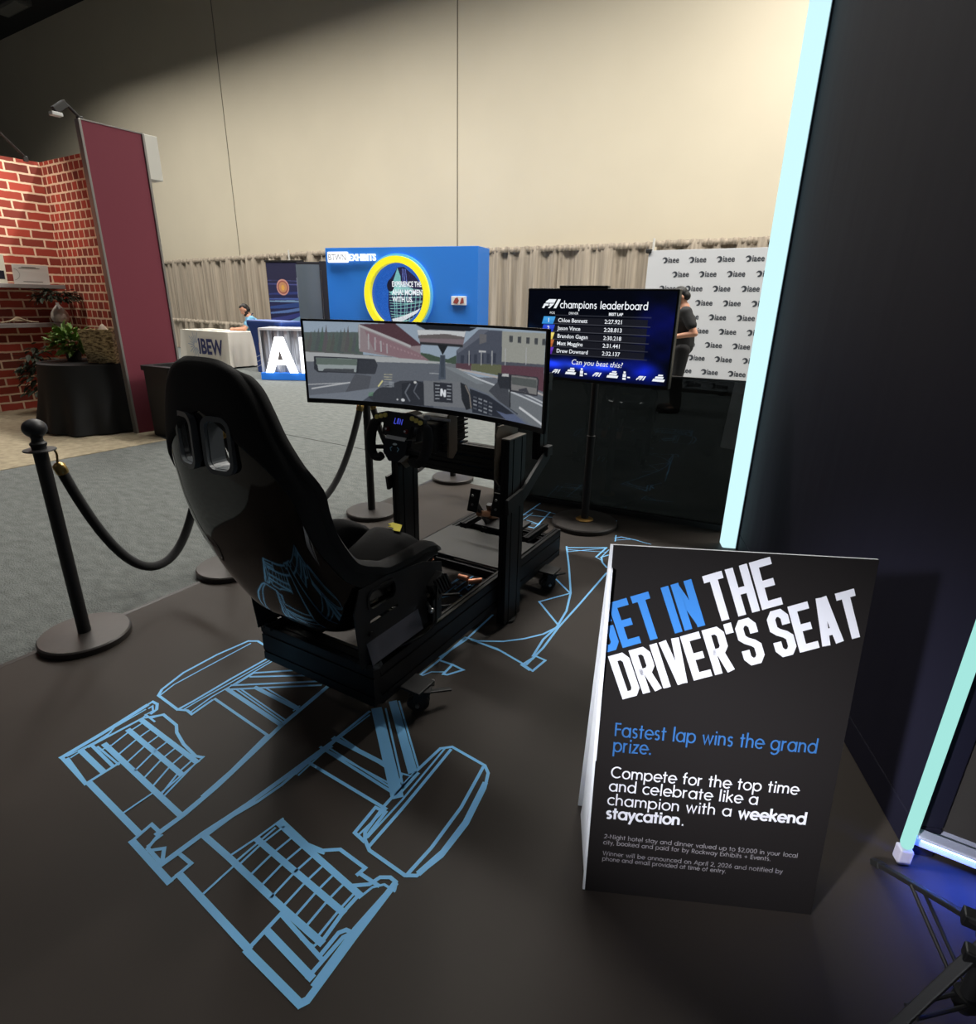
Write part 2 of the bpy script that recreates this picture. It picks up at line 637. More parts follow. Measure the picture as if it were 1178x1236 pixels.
# condensed block capitals for the headline; each glyph is drawn with thick strokes in a cell 1 high
def block_glyphs(wd):
    t = .15
    h = t / 2
    R_ = wd - h
    k = .10
    G = {
        'G': [[(R_, .62), (R_, 1 - h - k), (R_ - k, 1 - h), (h + k, 1 - h), (h, 1 - h - k), (h, h + k), (h + k, h), (R_ - k, h), (R_, h + k), (R_, .46), (wd * .55, .46)]],
        'E': [[(wd, 1 - h), (h, 1 - h), (h, h), (wd, h)], [(h, .5), (wd * .88, .5)]],
        'T': [[(0, 1 - h), (wd, 1 - h)], [(wd / 2, 1 - h), (wd / 2, 0)]],
        'I': [[(h, 0), (h, 1)]],
        'N': [[(h, 0), (h, 1)], [(R_, 0), (R_, 1)], [(h * 1.0, .93), (R_, .07)]],
        'H': [[(h, 0), (h, 1)], [(R_, 0), (R_, 1)], [(h, .5), (R_, .5)]],
        'D': [[(h, h), (h, 1 - h), (R_ - k, 1 - h), (R_, 1 - h - k), (R_, h + k), (R_ - k, h), (h, h)]],
        'R': [[(h, 0), (h, 1 - h), (R_ - k, 1 - h), (R_, 1 - h - k), (R_, .5 + k * .6), (R_ - k, .47), (h, .47)], [(wd * .55, .47), (R_, .0)]],
        'V': [[(h * .95, 1), (wd / 2 - .035, .0)], [(wd - h * .95, 1), (wd / 2 + .035, .0)]],
        'S': [[(R_, .66), (R_, 1 - h - k), (R_ - k, 1 - h), (h + k, 1 - h), (h, 1 - h - k), (h, .62), (h + k, .54), (R_ - k, .46), (R_, .38), (R_, h + k), (R_ - k, h), (h + k, h), (h, h + k), (h, .34)]],
        'A': [[(h * .95, 0), (wd / 2 - .035, 1)], [(wd - h * .95, 0), (wd / 2 + .035, 1)], [(wd * .25, .27), (wd * .75, .27)]],
        "'": [[(h, 1), (h, .78)]],
    }
    return G, t


BG, BT = block_glyphs(.52)


def block_text(mb, s, height, x, y, M, width):
    adv = {c: .52 for c in BG}
    adv['I'] = .17
    adv["'"] = .17
    adv[' '] = .16
    gap = .115
    tot = sum(adv[c] + gap for c in s) - gap
    k = width / (tot * height)
    cx = x
    ends = []
    for c in s:
        for p in BG.get(c, []):
            mb.ribbon([(cx + px * height * k, y + py * height) for px, py in p], BT * height, M, cap=False)
        cx += (adv[c] + gap) * height * k
        ends.append(cx)
    return ends

# lines of the race car drawing on the floor: width in metres, points in metres
DRAW=[(0.011,[(-2.079,0.937), (-2.104,0.966), (-2.137,1.077), (-2.140,1.232), (-2.121,1.376), (-2.085,1.400), (-2.018,1.393), (-1.916,1.381)]),
        (0.007,[(-2.074,0.941), (-2.094,1.009), (-2.095,1.135), (-2.095,1.369)]),
        (0.011,[(-2.079,0.937), (-1.937,0.929), (-1.934,0.990), (-1.938,1.160), (-1.934,1.358)]),
        (0.011,[(-1.937,0.929), (-1.903,0.946), (-1.868,0.943), (-1.879,1.034)]),
        (0.007,[(-1.918,0.936), (-1.920,0.991), (-1.917,1.145), (-1.915,1.349)]),
        (0.007,[(-1.883,0.943), (-1.899,1.047), (-1.897,1.130), (-1.900,1.234), (-1.901,1.337)]),
        (0.011,[(-1.897,1.232), (-1.765,1.344)]),
        (0.011,[(-1.883,1.210), (-1.699,1.344)]),
        (0.011,[(-1.899,1.132), (-1.629,1.344)]),
        (0.011,[(-1.877,1.116), (-1.602,1.331)]),
        (0.018,[(-1.888,1.108), (-1.542,1.086)]),
        (0.007,[(-1.861,1.127), (-1.539,1.100)]),
        (0.007,[(-1.845,1.137), (-1.539,1.111)]),
        (0.018,[(-1.808,1.176), (-1.566,1.179)]),
        (0.007,[(-1.777,1.197), (-1.570,1.188)]),
        (0.011,[(-1.878,1.044), (-1.535,1.023)]),
        (0.007,[(-1.889,1.136), (-1.893,1.229)]),
        (0.007,[(-1.569,1.164), (-1.572,1.195)]),
        (0.018,[(-1.469,0.656), (-1.477,0.731), (-1.493,0.843), (-1.537,1.015)]),
        (0.018,[(-1.467,0.582), (-1.467,0.662), (-1.482,0.784), (-1.512,0.940), (-1.542,1.086), (-1.572,1.336)]),
        (0.011,[(-1.542,1.018), (-1.502,0.850), (-1.485,0.736)]),
        (0.007,[(-1.451,0.545), (-1.452,0.587)]),
        (0.018,[(-1.363,0.535), (-1.358,0.653), (-1.348,0.724), (-1.340,0.793), (-1.333,0.905), (-1.322,1.120)]),
        (0.011,[(-1.344,0.721), (-1.323,0.815), (-1.315,0.899), (-1.321,1.013), (-1.309,1.108)]),
        (0.011,[(-1.315,0.956), (-1.325,1.121), (-1.327,1.318)]),
        (0.007,[(-1.302,0.957), (-1.317,1.135), (-1.313,1.303)]),
        (0.011,[(-1.345,0.649), (-1.336,0.813), (-1.324,1.013)]),
        (0.011,[(-2.027,0.576), (-1.839,0.563)]),
        (0.018,[(-1.835,0.571), (-1.517,0.554)]),
        (0.018,[(-1.504,0.530), (-1.296,0.516)]),
        (0.018,[(-2.027,0.576), (-2.036,0.709), (-2.057,0.878)]),
        (0.007,[(-2.017,0.589), (-2.009,0.712), (-2.032,0.748), (-2.037,0.863)]),
        (0.007,[(-2.001,0.593), (-2.017,0.728)]),
        (0.011,[(-2.057,0.878), (-2.060,0.903), (-2.031,0.905), (-2.002,0.886), (-1.996,0.862)]),
        (0.007,[(-2.033,0.874), (-2.035,0.889), (-2.007,0.875), (-2.007,0.850), (-1.995,0.826)]),
        (0.011,[(-2.005,0.584), (-1.839,0.563), (-1.842,0.671)]),
        (0.018,[(-2.010,0.627), (-1.845,0.619)]),
        (0.011,[(-2.012,0.660), (-1.844,0.649)]),
        (0.007,[(-1.981,0.667), (-1.835,0.663)]),
        (0.011,[(-2.005,0.651), (-1.998,0.832), (-1.955,0.880)]),
        (0.018,[(-1.973,0.686), (-1.469,0.656)]),
        (0.018,[(-1.977,0.769), (-1.624,0.751)]),
        (0.018,[(-1.989,0.823), (-1.631,0.810)]),
        (0.007,[(-1.944,0.684), (-1.967,0.768)]),
        (0.007,[(-1.967,0.768), (-1.973,0.820)]),
        (0.007,[(-1.882,0.682), (-1.908,0.765)]),
        (0.007,[(-1.908,0.765), (-1.916,0.818)]),
        (0.007,[(-1.822,0.680), (-1.851,0.762)]),
        (0.007,[(-1.851,0.762), (-1.860,0.816)]),
        (0.007,[(-1.764,0.678), (-1.796,0.760)]),
        (0.007,[(-1.796,0.760), (-1.806,0.814)]),
        (0.007,[(-1.708,0.676), (-1.742,0.757)]),
        (0.007,[(-1.742,0.757), (-1.753,0.812)]),
        (0.007,[(-1.653,0.675), (-1.689,0.754)]),
        (0.007,[(-1.689,0.754), (-1.702,0.810)]),
        (0.007,[(-1.600,0.673), (-1.639,0.752)]),
        (0.007,[(-1.639,0.752), (-1.652,0.808)]),
        (0.007,[(-1.604,0.676), (-1.619,0.748), (-1.634,0.838)]),
        (0.007,[(-1.585,0.672), (-1.626,0.794)]),
        (0.011,[(-1.973,0.849), (-1.955,0.884), (-1.859,0.877), (-1.822,0.856), (-1.746,0.835), (-1.659,0.824), (-1.634,0.834)]),
        (0.007,[(-1.624,0.565), (-1.625,0.657)]),
        (0.007,[(-1.953,0.661), (-1.950,0.694)]),
        (0.007,[(-2.010,0.848), (-1.943,0.845)]),
        (0.011,[(-1.504,0.530), (-1.514,0.591), (-1.464,0.589), (-1.444,0.541)]),
        (0.011,[(-1.435,0.537), (-1.405,0.566), (-1.363,0.535)]),
        (0.011,[(-1.444,0.541), (-1.363,0.535)]),
        (0.011,[(-1.360,0.533), (-1.356,0.579), (-1.297,0.579), (-1.296,0.516)]),
        (0.018,[(-1.296,0.543), (-0.973,0.520)]),
        (0.018,[(-0.973,0.516), (-0.778,0.507)]),
        (0.011,[(-0.973,0.520), (-0.977,0.619)]),
        (0.018,[(-0.969,0.572), (-0.799,0.558)]),
        (0.011,[(-0.977,0.619), (-0.812,0.599)]),
        (0.018,[(-1.349,0.652), (-1.226,0.647), (-0.980,0.631), (-0.838,0.625)]),
        (0.018,[(-1.207,0.727), (-0.848,0.707)]),
        (0.018,[(-1.201,0.797), (-0.847,0.764)]),
        (0.007,[(-1.184,0.645), (-1.188,0.724)]),
        (0.007,[(-1.188,0.724), (-1.181,0.797)]),
        (0.007,[(-1.132,0.642), (-1.136,0.722)]),
        (0.007,[(-1.136,0.722), (-1.131,0.793)]),
        (0.007,[(-1.082,0.639), (-1.087,0.720)]),
        (0.007,[(-1.087,0.720), (-1.082,0.788)]),
        (0.007,[(-1.034,0.636), (-1.039,0.717)]),
        (0.007,[(-1.039,0.717), (-1.035,0.783)]),
        (0.007,[(-0.988,0.633), (-0.992,0.715)]),
        (0.007,[(-0.992,0.715), (-0.989,0.779)]),
        (0.007,[(-0.942,0.631), (-0.947,0.713)]),
        (0.007,[(-0.947,0.713), (-0.945,0.775)]),
        (0.007,[(-0.899,0.628), (-0.904,0.711)]),
        (0.007,[(-0.904,0.711), (-0.902,0.771)]),
        (0.007,[(-0.856,0.626), (-0.861,0.709)]),
        (0.007,[(-0.861,0.709), (-0.860,0.767)]),
        (0.007,[(-1.230,0.650), (-1.216,0.727), (-1.207,0.815)]),
        (0.007,[(-1.200,0.647), (-1.199,0.780)]),
        (0.011,[(-1.202,0.809), (-1.077,0.794), (-1.027,0.803), (-0.987,0.833), (-0.887,0.829), (-0.891,0.803)]),
        (0.007,[(-1.195,0.798), (-1.071,0.784), (-1.016,0.799)]),
        (0.011,[(-0.885,0.809), (-0.821,0.810)]),
        (0.018,[(-0.778,0.507), (-0.770,0.521), (-0.781,0.680), (-0.788,0.836)]),
        (0.011,[(-0.780,0.827), (-0.789,0.843), (-0.811,0.845), (-0.834,0.830), (-0.844,0.800), (-0.881,0.771)]),
        (0.007,[(-0.775,0.822), (-0.811,0.821), (-0.832,0.798), (-0.841,0.758)]),
        (0.011,[(-0.805,0.553), (-0.803,0.662), (-0.792,0.683), (-0.810,0.679), (-0.820,0.664), (-0.818,0.600)]),
        (0.011,[(-0.783,0.550), (-0.794,0.693), (-0.790,0.809)]),
        (0.007,[(-0.773,0.567), (-0.784,0.683)]),
        (0.007,[(-1.190,0.547), (-1.193,0.641)]),
        (0.007,[(-0.885,0.605), (-0.847,0.608), (-0.843,0.632)]),
        (0.011,[(-0.838,0.625), (-0.848,0.707), (-0.847,0.764)]),
        (0.011,[(-0.949,0.894), (-0.915,0.876), (-0.781,0.871), (-0.754,0.888), (-0.732,0.973), (-0.733,1.101), (-0.761,1.244), (-0.786,1.305), (-0.813,1.327), (-0.956,1.338), (-0.986,1.309), (-0.991,1.169), (-0.984,1.016), (-0.967,0.913), (-0.949,0.894)]),
        (0.011,[(-0.925,0.887), (-0.931,1.037), (-0.952,1.323)]),
        (0.007,[(-0.949,0.906), (-0.953,1.063), (-0.973,1.318)]),
        (0.011,[(-0.778,0.873), (-0.773,0.979), (-0.782,1.141), (-0.814,1.318)]),
        (0.018,[(-0.753,0.900), (-0.737,0.986), (-0.740,1.103), (-0.771,1.260)]),
        (0.011,[(-0.992,0.896), (-1.003,0.997), (-0.965,1.001), (-0.951,0.890), (-0.992,0.896)]),
        (0.007,[(-0.977,0.900), (-0.973,0.996)]),
        (0.04,[(-1.309,1.340), (-0.980,1.070)]),
        (0.032,[(-1.286,1.407), (-1.003,1.176)]),
        (0.007,[(-1.287,1.365), (-0.979,1.102)]),
        (0.007,[(-1.273,1.427), (-0.995,1.197)]),
        (0.011,[(-1.339,1.086), (-0.995,1.070)]),
        (0.007,[(-1.311,1.088), (-1.027,1.093)]),
        (0.007,[(-1.324,1.100), (-1.025,1.083)]),
        (0.018,[(-1.333,1.143), (-1.107,1.147)]),
        (0.007,[(-1.321,1.160), (-1.086,1.138)]),
        (0.011,[(-1.324,1.013), (-0.972,1.010)]),
        (0.007,[(-1.323,1.140), (-1.318,1.179)]),
        (0.018,[(-0.979,1.073), (-0.983,1.174)]),
        (0.007,[(-0.999,1.103), (-1.023,1.147), (-0.987,1.156)]),
        (0.011,[(-1.383,3.209), (-1.242,2.939), (-1.093,2.636), (-1.029,2.444), (-1.002,2.277), (-1.006,2.139), (-0.982,1.990)]),
        (0.011,[(-1.002,2.266), (-1.027,2.180), (-1.082,2.095), (-1.152,2.020), (-1.251,1.958), (-1.318,1.952)]),
        (0.011,[(-1.023,2.984), (-1.002,2.542), (-0.993,2.271), (-0.974,2.076), (-0.975,1.918)]),
        (0.007,[(-0.974,2.076), (-0.971,1.968)]),
        (0.011,[(-0.971,1.998), (-0.921,1.992), (-0.931,1.892), (-0.990,1.908), (-0.971,1.998)]),
        (0.018,[(-0.990,1.908), (-0.947,1.894)]),
        (0.011,[(-0.983,1.913), (-1.145,1.952), (-1.281,1.949)]),
        (0.007,[(-1.096,1.944), (-1.245,1.947)]),
        (0.011,[(-1.004,2.294), (-1.189,2.451), (-1.093,2.630), (-1.232,2.742)]),
        (0.011,[(-1.376,3.193), (-1.161,3.341)]),
        (0.007,[(-1.342,3.135), (-1.164,3.330)]),
        (0.007,[(-1.356,3.166), (-1.134,3.270)]),
        (0.011,[(-1.234,1.664), (-1.241,1.741), (-1.181,1.735), (-1.217,1.670), (-1.234,1.664)]),
        (0.011,[(-1.305,1.736), (-1.241,1.741)]),
        (0.011,[(-1.318,1.952), (-1.308,1.725), (-1.310,1.596)]),
        (0.011,[(-1.319,2.198), (-1.303,1.930), (-1.319,1.756)]),
        (0.007,[(-1.303,1.601), (-1.284,1.649), (-1.240,1.678)]),
        (0.011,[(-1.161,3.161), (-1.161,3.341)]),
        (0.007,[(-1.133,3.161), (-1.137,3.316)]),
        (0.011,[(-1.107,3.237), (-1.133,3.180), (-1.099,3.109), (-1.049,3.053)]),
        (0.007,[(-1.161,3.161), (-1.116,3.135)]),
        (0.011,[(-1.891,3.444), (-1.906,3.664), (-1.920,3.881)]),
        (0.007,[(-1.909,3.737), (-1.675,3.729)]),
        (0.007,[(-1.895,3.576), (-1.697,3.649)]),
        (0.011,[(-1.764,3.740), (-1.702,3.363)]),
        (0.007,[(-1.853,3.407), (-1.677,3.490)]),
        (0.011,[(-1.843,3.374), (-1.639,3.382)]),
        (0.007,[(-1.906,3.486), (-1.812,3.488), (-1.658,3.452)]),
        (0.007,[(-1.854,3.470), (-1.865,3.653)]),
        (0.018,[(-1.291,3.758), (-1.289,3.848)]),
        (0.011,[(-1.174,3.527), (-1.145,3.570), (-1.030,3.573)]),
        (0.007,[(-1.161,3.492), (-1.073,3.574), (-0.939,3.557)]),
        (0.007,[(-1.186,3.579), (-1.154,3.474)]),
        (0.018,[(-1.693,2.274), (-1.691,2.472)]),
        (0.011,[(-1.637,2.321), (-1.644,2.505)]),
        (0.011,[(-1.598,2.277), (-1.604,2.370), (-1.573,2.355), (-1.592,2.511)]),
        (0.011,[(-1.599,2.368), (-1.602,2.494)]),
        (0.011,[(-1.646,2.193), (-1.598,2.277), (-1.558,2.278)]),
        (0.011,[(-1.643,2.145), (-1.658,2.362)])]

# ================================================================ palette
M_ALU = mat('black_anodised_aluminium', (24, 24, 26), 0.42, 0.4)
M_BLACKPLASTIC = mat('black_plastic', (16, 16, 17), 0.45)
M_RUBBER = mat('black_rubber', (14, 14, 14), 0.7)
M_MATTE = mat('matt_black_powder_coat', (26, 25, 26), 0.55)
M_SHELL = mat('glossy_black_fibreglass', (9, 9, 10), 0.07, coat=0.4)
M_CLOTH = mat('black_seat_fabric', (17, 16, 17), 0.9, bump=0.25, bscale=500, sheen=0.03)
M_STEEL = mat('brushed_steel', (170, 170, 168), 0.3, 1.0)
M_WHITE = mat('white_board', (226, 228, 232), 0.6)
M_LINE = mat('light_blue_floor_ink', (134, 203, 255), 0.55, spec=.2)

# ================================================================ setting
mb = MB()
mb.box((-10, 2, -0.06), (70, 30, 0.1))
struct(mb.build('floor', mat('hall_concrete', (92, 90, 86), 0.8, noise=0.1, nscale=3)))
mb = MB()
mb.box((-10, 12.6, 5.15), (70, 0.2, 10.5))
struct(mb.build('wall_back', mat('painted_wall_panel', (214, 204, 182), 0.85, noise=0.03, nscale=0.6)))
mb = MB()
mb.box((-10, 5.2, 10.35), (70, 15, 0.1))
struct(mb.build('ceiling', mat('dark_ceiling', (28, 28, 29), 0.9)))
for i, (x0, z0, z1) in enumerate(((-8.73, 0.02, 10.2), (-16.9, 0.02, 10.2))):
    mb = MB()
    mb.box((x0, 12.497, (z0 + z1) / 2), (0.022, 0.012, z1 - z0))
    struct(mb.build('trim_%d' % (i + 1), mat('wall_joint', (120, 113, 98), 0.9)))

# carpet of the hall, with its seam
t_car = thing('grey_carpet', 'grey loop carpet of the hall aisle beyond the black rope', 'carpet', (-8, 5.7, -0.012))
mb = MB()
mb.box((0, 0, 0.0), (24, 13.4, 0.012))
mc = mat('grey_carpet_pile', (104, 108, 106), 0.95, noise=0.22, nscale=9, bump=0.9, bscale=120)
nt = mc.node_tree
for n in nt.nodes:
    if n.type == 'TEX_NOISE':
        mp = nt.nodes.new('ShaderNodeMapping')
        mp.inputs['Scale'].default_value = (1.1, 2.2, 1) if n.inputs['Scale'].default_value == 9 else (1, 1, 1)
        src = n.inputs['Vector'].links[0].from_socket
        nt.links.new(src, mp.inputs['Vector'])
        nt.links.new(mp.outputs[0], n.inputs['Vector'])
mb.build('pile', mc, t_car)
mb = MB()
mb.box((4.2, -1.305, 0.0065), (3.4, 0.012, 0.002))
mb.build('seam', mat('carpet_seam', (40, 42, 42), 0.9), t_car)

mb = MB()
mb.prism([(-9.49, 1.2), (-6.27, 1.2), (-6.27, 3.44), (-6.6, 3.5), (-6.84, 4.17), (-9.49, 4.17)], 0.0055, Matrix.Translation((0, 0, -0.006)))
tag(mb.build('tan_carpet', mat('tan_carpet_pile', (158, 146, 122), 0.95, noise=0.22, nscale=14, bump=0.6, bscale=140)), 'tan carpet in front of the brick pattern booth', 'carpet')

# printed vinyl under the simulator
t_mat = thing('vinyl_floor_mat', 'dark brown grey vinyl floor with a blue line drawing of a race car', 'floor mat')
poly = [(-2.77, -1.2), (-2.80, .68), (-2.84, 1.75), (-2.99, 3.95), (-3.0, 4.02), (-2.03, 3.98), (-0.55, 4.2), (1.6, 4.45), (1.6, -1.2)]
mb = MB()
mb.prism(poly, 0.011, Matrix.Translation((0, 0, -0.011)))
mv = mat('dark_vinyl', (56, 50, 46), 0.56, spec=0.2, noise=0.06, nscale=2.5, bump=0.05, bscale=9)
mb.build('vinyl_sheet', mv, t_mat)
mb = MB()
pl = [(-2.77, -1.2), (-2.80, .68), (-2.84, 1.75), (-2.99, 3.95)]
for a, b in zip(pl, pl[1:]):
    mb.beam((a[0] - .008, a[1], -0.004), (b[0] - .008, b[1], -0.004), 0.026, 0.009)
mb.build('edging', mat('mat_edging', (30, 28, 27), 0.4), t_mat)
mb = MB()
for wd, pts in DRAW:
    mb.ribbon(pts, wd, Matrix.Translation((0, 0, 0.0012)), cap=True)
o = mb.build('race_car_drawing', M_LINE, t_mat, recalc=False)
o['label'] = 'light blue line drawing of an open wheel race car'

# ================================================================ racing simulator
RO = (-1.513, 1.239, 0)
RZ = math.radians(1.643)
rig = thing('racing_simulator', 'black racing simulator with bucket seat, steering wheel and pedals on castors', 'racing simulator', RO, RZ)


def extrusion(mb, a, b, wx, wz, up=(0, 0, 1)):
    """aluminium profile: core bar plus grooves between raised lips"""
    a, b = Vector(a), Vector(b)
    d = (b - a).normalized()
    u = Vector(up)
    s = d.cross(u).normalized()
    u = s.cross(d)
    mb.beam(a, b, wx - 0.008, wz - 0.008, 0, u)
    nz = max(1, round(wz / 0.08))
    nx = max(1, round(wx / 0.08))
    lz_, lx_ = wz / nz / 2 - .0045, wx / nx / 2 - .0045
    for i in range(nz):
        for sg in (-1, 1):
            for e in (-1, 1):
                z = -wz / 2 + (i + .5) * wz / nz + e * (wz / nz / 2 - lz_ / 2)
                off = s * sg * (wx / 2 - 0.002) + u * z
                mb.beam(a + off, b + off, 0.004, lz_, 0, u)
    for i in range(nx):
        for sg in (-1, 1):
            for e in (-1, 1):
                x = -wx / 2 + (i + .5) * wx / nx + e * (wx / nx / 2 - lx_ / 2)
                off = u * sg * (wz / 2 - 0.002) + s * x
                mb.beam(a + off, b + off, lx_, 0.004, 0, u)


def rigpart(name, fn, material=M_ALU, bevel=0, smooth=None, parent=None):
    m = MB()
    fn(m)
    return m.build(name, material, parent or rig, smooth=smooth, bevel=bevel)


for sx in (-1, 1):
    rigpart('side_rail', lambda m: extrusion(m, (sx * .2675, 0.04, .18), (sx * .2675, 1.60, .18), .04, .16))
    rigpart('rail_end_cap', lambda m: m.box((sx * .2675, 1.602, .18), (.042, .006, .162)), M_BLACKPLASTIC, bevel=.002)
rigpart('rear_crossbar', lambda m: extrusion(m, (-.2875, .02, .19), (.2875, .02, .19), .04, .16))
rigpart('front_crossbar', lambda m: extrusion(m, (-.2475, 1.58, .18), (.2475, 1.58, .18), .04, .08))
rigpart('middle_crossbar', lambda m: extrusion(m, (-.2475, .94, .23), (.2475, .94, .23), .04, .04))
for sx in (-1, 1):
    rigpart('corner_cap', lambda m: m.cyl((sx * .262, .026, .262), (sx * .262, .026, .282), .036, .03, 8), M_BLACKPLASTIC)
    # uprights that carry the wheel
    rigpart('upright', lambda m: extrusion(m, (sx * .3075, .955, .015), (sx * .3075, .955, .915), .04, .16, (0, 1, 0)))
    rigpart('upright_cap', lambda m: m.box((sx * .3075, .955, .918), (.041, .161, .008)), mat('brushed_cap', (120, 114, 108), 0.45, 0.5), bevel=.003)
    rigpart('side_plate', lambda m: m.prism([(.86, .74), (.90, .70), (1.06, .72), (1.06, .94), (1.0, .97), (.88, .97), (.86, .94)], .008,
            frame((sx * .262, 0, 0), (0, 1, 0), (0, 0, 1))), mat('warm_lit_grey_plate', (116, 104, 92), 0.45, 0.3), bevel=.002)  # warm tint puts reflected warm light into the plate colour
    # brace rising forward to the monitor post
    def brace(m):
        x = sx * .338
        m.beam((x, .85, .622), (x, .99, .640), .014, .07)
        m.beam((x, .975, .628), (x, 1.26, .79), .014, .06)
        m.box((x, 1.25, .80), (.03, .06, .05), None, .004)
    rigpart('brace', brace, M_MATTE)
    rigpart('monitor_post', lambda m: extrusion(m, (sx * .30, 1.24, .76), (sx * .30, 1.24, 1.16), .04, .08, (0, 1, 0)))

    def monitor_arm(m):
        m.beam((sx * .30, 1.24, 1.14), (sx * .12, .86, 1.19), .04, .06)
    rigpart('monitor_arm', monitor_arm, M_MATTE)
rigpart('monitor_bar', lambda m: extrusion(m, (-.34, 1.24, 1.13), (.34, 1.24, 1.13), .04, .08))

# wheel deck between the uprights
def deck(m):
    for z in (.735, .785, .835):
        extrusion(m, (-.2875, .95, z), (.2875, .95, z), .06, .045)
rigpart('wheel_deck', deck)
# foot plate, pedal rails
rigpart('foot_plate', lambda m: m.box((0, 1.13, .262), (.535, .36, .012), None, .003), mat('foot_plate_black', (34, 33, 32), 0.5))
rigpart('pedal_tray', lambda m: [extrusion(m, (-.2475, y, .235), (.2475, y, .235), .04, .04) for y in (1.33, 1.44)] + [extrusion(m, (x, 1.33, .272), (x, 1.58, .272), .04, .03) for x in (-.2, -.06, .06, .2)] and None)
for px in (-.075, .07):
    ped = rigpart('pedal', lambda m: (m.beam((px, 1.40, .29), (px, 1.27, .44), .018, .03, .003), m.beam((px, 1.45, .30), (px, 1.41, .40), .03, .03, .003)), M_MATTE)
    rigpart('pedal_face', lambda m: m.box((px, 1.245, .47), (.062, .012, .125), Matrix.Rotation(math.radians(-18), 4, 'X'), .004), M_ALU, parent=ped)
    for z in (.45, .50):
        rigpart('pedal_bolt', lambda m: m.cyl((px, 1.232, z), (px, 1.224, z), .007, seg=10), M_STEEL, parent=ped)
    rigpart('damper', lambda m: (m.cyl((px, 1.30, .38), (px, 1.40, .34), .019), m.cyl((px, 1.40, .34), (px, 1.49, .31), .026)), mat('copper_toned_damper', (190, 140, 110), 0.3, 0.9), smooth=40, parent=ped)
rigpart('pedal_base', lambda m: m.box((0, 1.44, .285), (.26, .2, .02), None, .003), M_MATTE)

# wheel base
wb = rigpart('wheel_base', lambda m: (m.box((.0, .80, .935), (.15, .24, .13), Matrix.Rotation(math.radians(6), 4, 'X'), .01), m.cyl((0, .70, .945), (0, .56, .957), .03)), M_BLACKPLASTIC)
rigpart('motor_bracket', lambda m: m.prism([(.735, .84), (.765, .83), (.80, .86), (.80, 1.0), (.77, 1.03), (.735, 1.02)], .01, frame((.10, 0, 0), (0, 1, 0), (0, 0, 1))), MATS['warm_lit_grey_plate'], bevel=.002, parent=wb)
rigpart('cooling_fins', lambda m: [m.box((0, .83, .875 + k * .02), (.165, .2, .006)) for k in range(7)] and None, M_ALU, parent=wb)
rigpart('cable_plug', lambda m: (m.cyl((.04, .70, 1.008), (.12, .73, 1.003), .006), m.box((.03, .69, 1.012), (.024, .024, .02), None, .004)), mat('pale_plastic_plug', (150, 150, 154), 0.5), parent=wb)

# steering wheel: its own plane, tilted toward the driver
WC = Vector((0, .545, .955))
tl = math.radians(14)
WM = frame(WC, (1, 0, 0), (0, math.sin(tl), math.cos(tl)))      # local z points at the driver
st = MB()
st.prism([(-.122, .078), (-.06, .094), (.06, .094), (.122, .078), (.128, .05), (.066, .044), (.058, -.006), (-.058, -.006), (-.066, .044), (-.128, .05)], .022, WM)
sw = st.build('steering_wheel', mat('carbon_faceplate', (30, 30, 33), 0.4), rig, bevel=.003)
rigpart('hub_cover', lambda m: m.prism([(-.06, -.012), (.06, -.012), (.056, -.072), (.022, -.104), (-.024, -.104), (-.056, -.072)], .03, WM @ Matrix.Translation((0, 0, -.004))), mat('dark_blue_black_hub', (22, 26, 34), 0.3), bevel=.004, parent=sw)
for sx in (-1, 1):
    def grip(m):
        P = [(sx * .112, .052), (sx * .134, .04), (sx * .145, .0), (sx * .144, -.04), (sx * .132, -.078), (sx * .112, -.098), (sx * .088, -.098), (sx * .075, -.088)]
        pts = []
        for i in range(len(P) - 1):
            for k in range(4):
                f = k / 4
                pts.append((P[i][0] * (1 - f) + P[i + 1][0] * f, P[i][1] * (1 - f) + P[i + 1][1] * f))
        pts.append(P[-1])
        m.tube([WM @ Vector((x, y, .008)) for x, y in pts], [.017 + .005 * math.sin(PI * min(1, i / 20)) for i in range(len(pts))], 12)
        m.beam(WM @ Vector((sx * .05, -.05, .005)), WM @ Vector((sx * .135, -.06, .005)), .02, .014)
    rigpart('grip', grip, mat('suede_grip', (26, 26, 28), 0.85), smooth=60, parent=sw)
    rigpart('paddle', lambda m: m.prism([(sx * .06, -.02), (sx * .115, .0), (sx * .115, .045), (sx * .06, .05)], .004, WM @ Matrix.Translation((0, 0, -.03))), M_STEEL, parent=sw)
    for k in range(3):
        bx, by = sx * (.068 + .021 * k), .076 - .006 * k
        def button(m):
            m.mi = 1
            m.lathe([(.0055, 0), (.0095, 0), (.0095, .007), (.0055, .007)], (0, 0, 0), 14, WM @ Matrix.Translation((bx, by, .022)))
            m.mi = 0
            m.cyl(WM @ Vector((bx, by, .022)), WM @ Vector((bx, by, .026)), .0056, seg=12)
        rigpart('push_button', button, [M_BLACKPLASTIC, mat('yellow_button_ring', (238, 222, 120), 0.5)], parent=sw)
    rigpart('rotary_knob', lambda m: m.cyl(WM @ Vector((sx * .048, .022, .022)), WM @ Vector((sx * .048, .022, .036)), .009, .007, 14), mat('red_knob', (110, 30, 30), 0.4), parent=sw)
    rigpart('knob_cap', lambda m: m.cyl(WM @ Vector((sx * .048, .022, .036)), WM @ Vector((sx * .048, .022, .038)), .0045, seg=10), M_WHITE, parent=sw)
rigpart('brand_strip', lambda m: m.prism([(-.052, -.016), (-.046, -.001), (.05, -.003), (.046, -.018)], .006, WM @ Matrix.Translation((0, 0, .022))), M_WHITE, parent=sw)
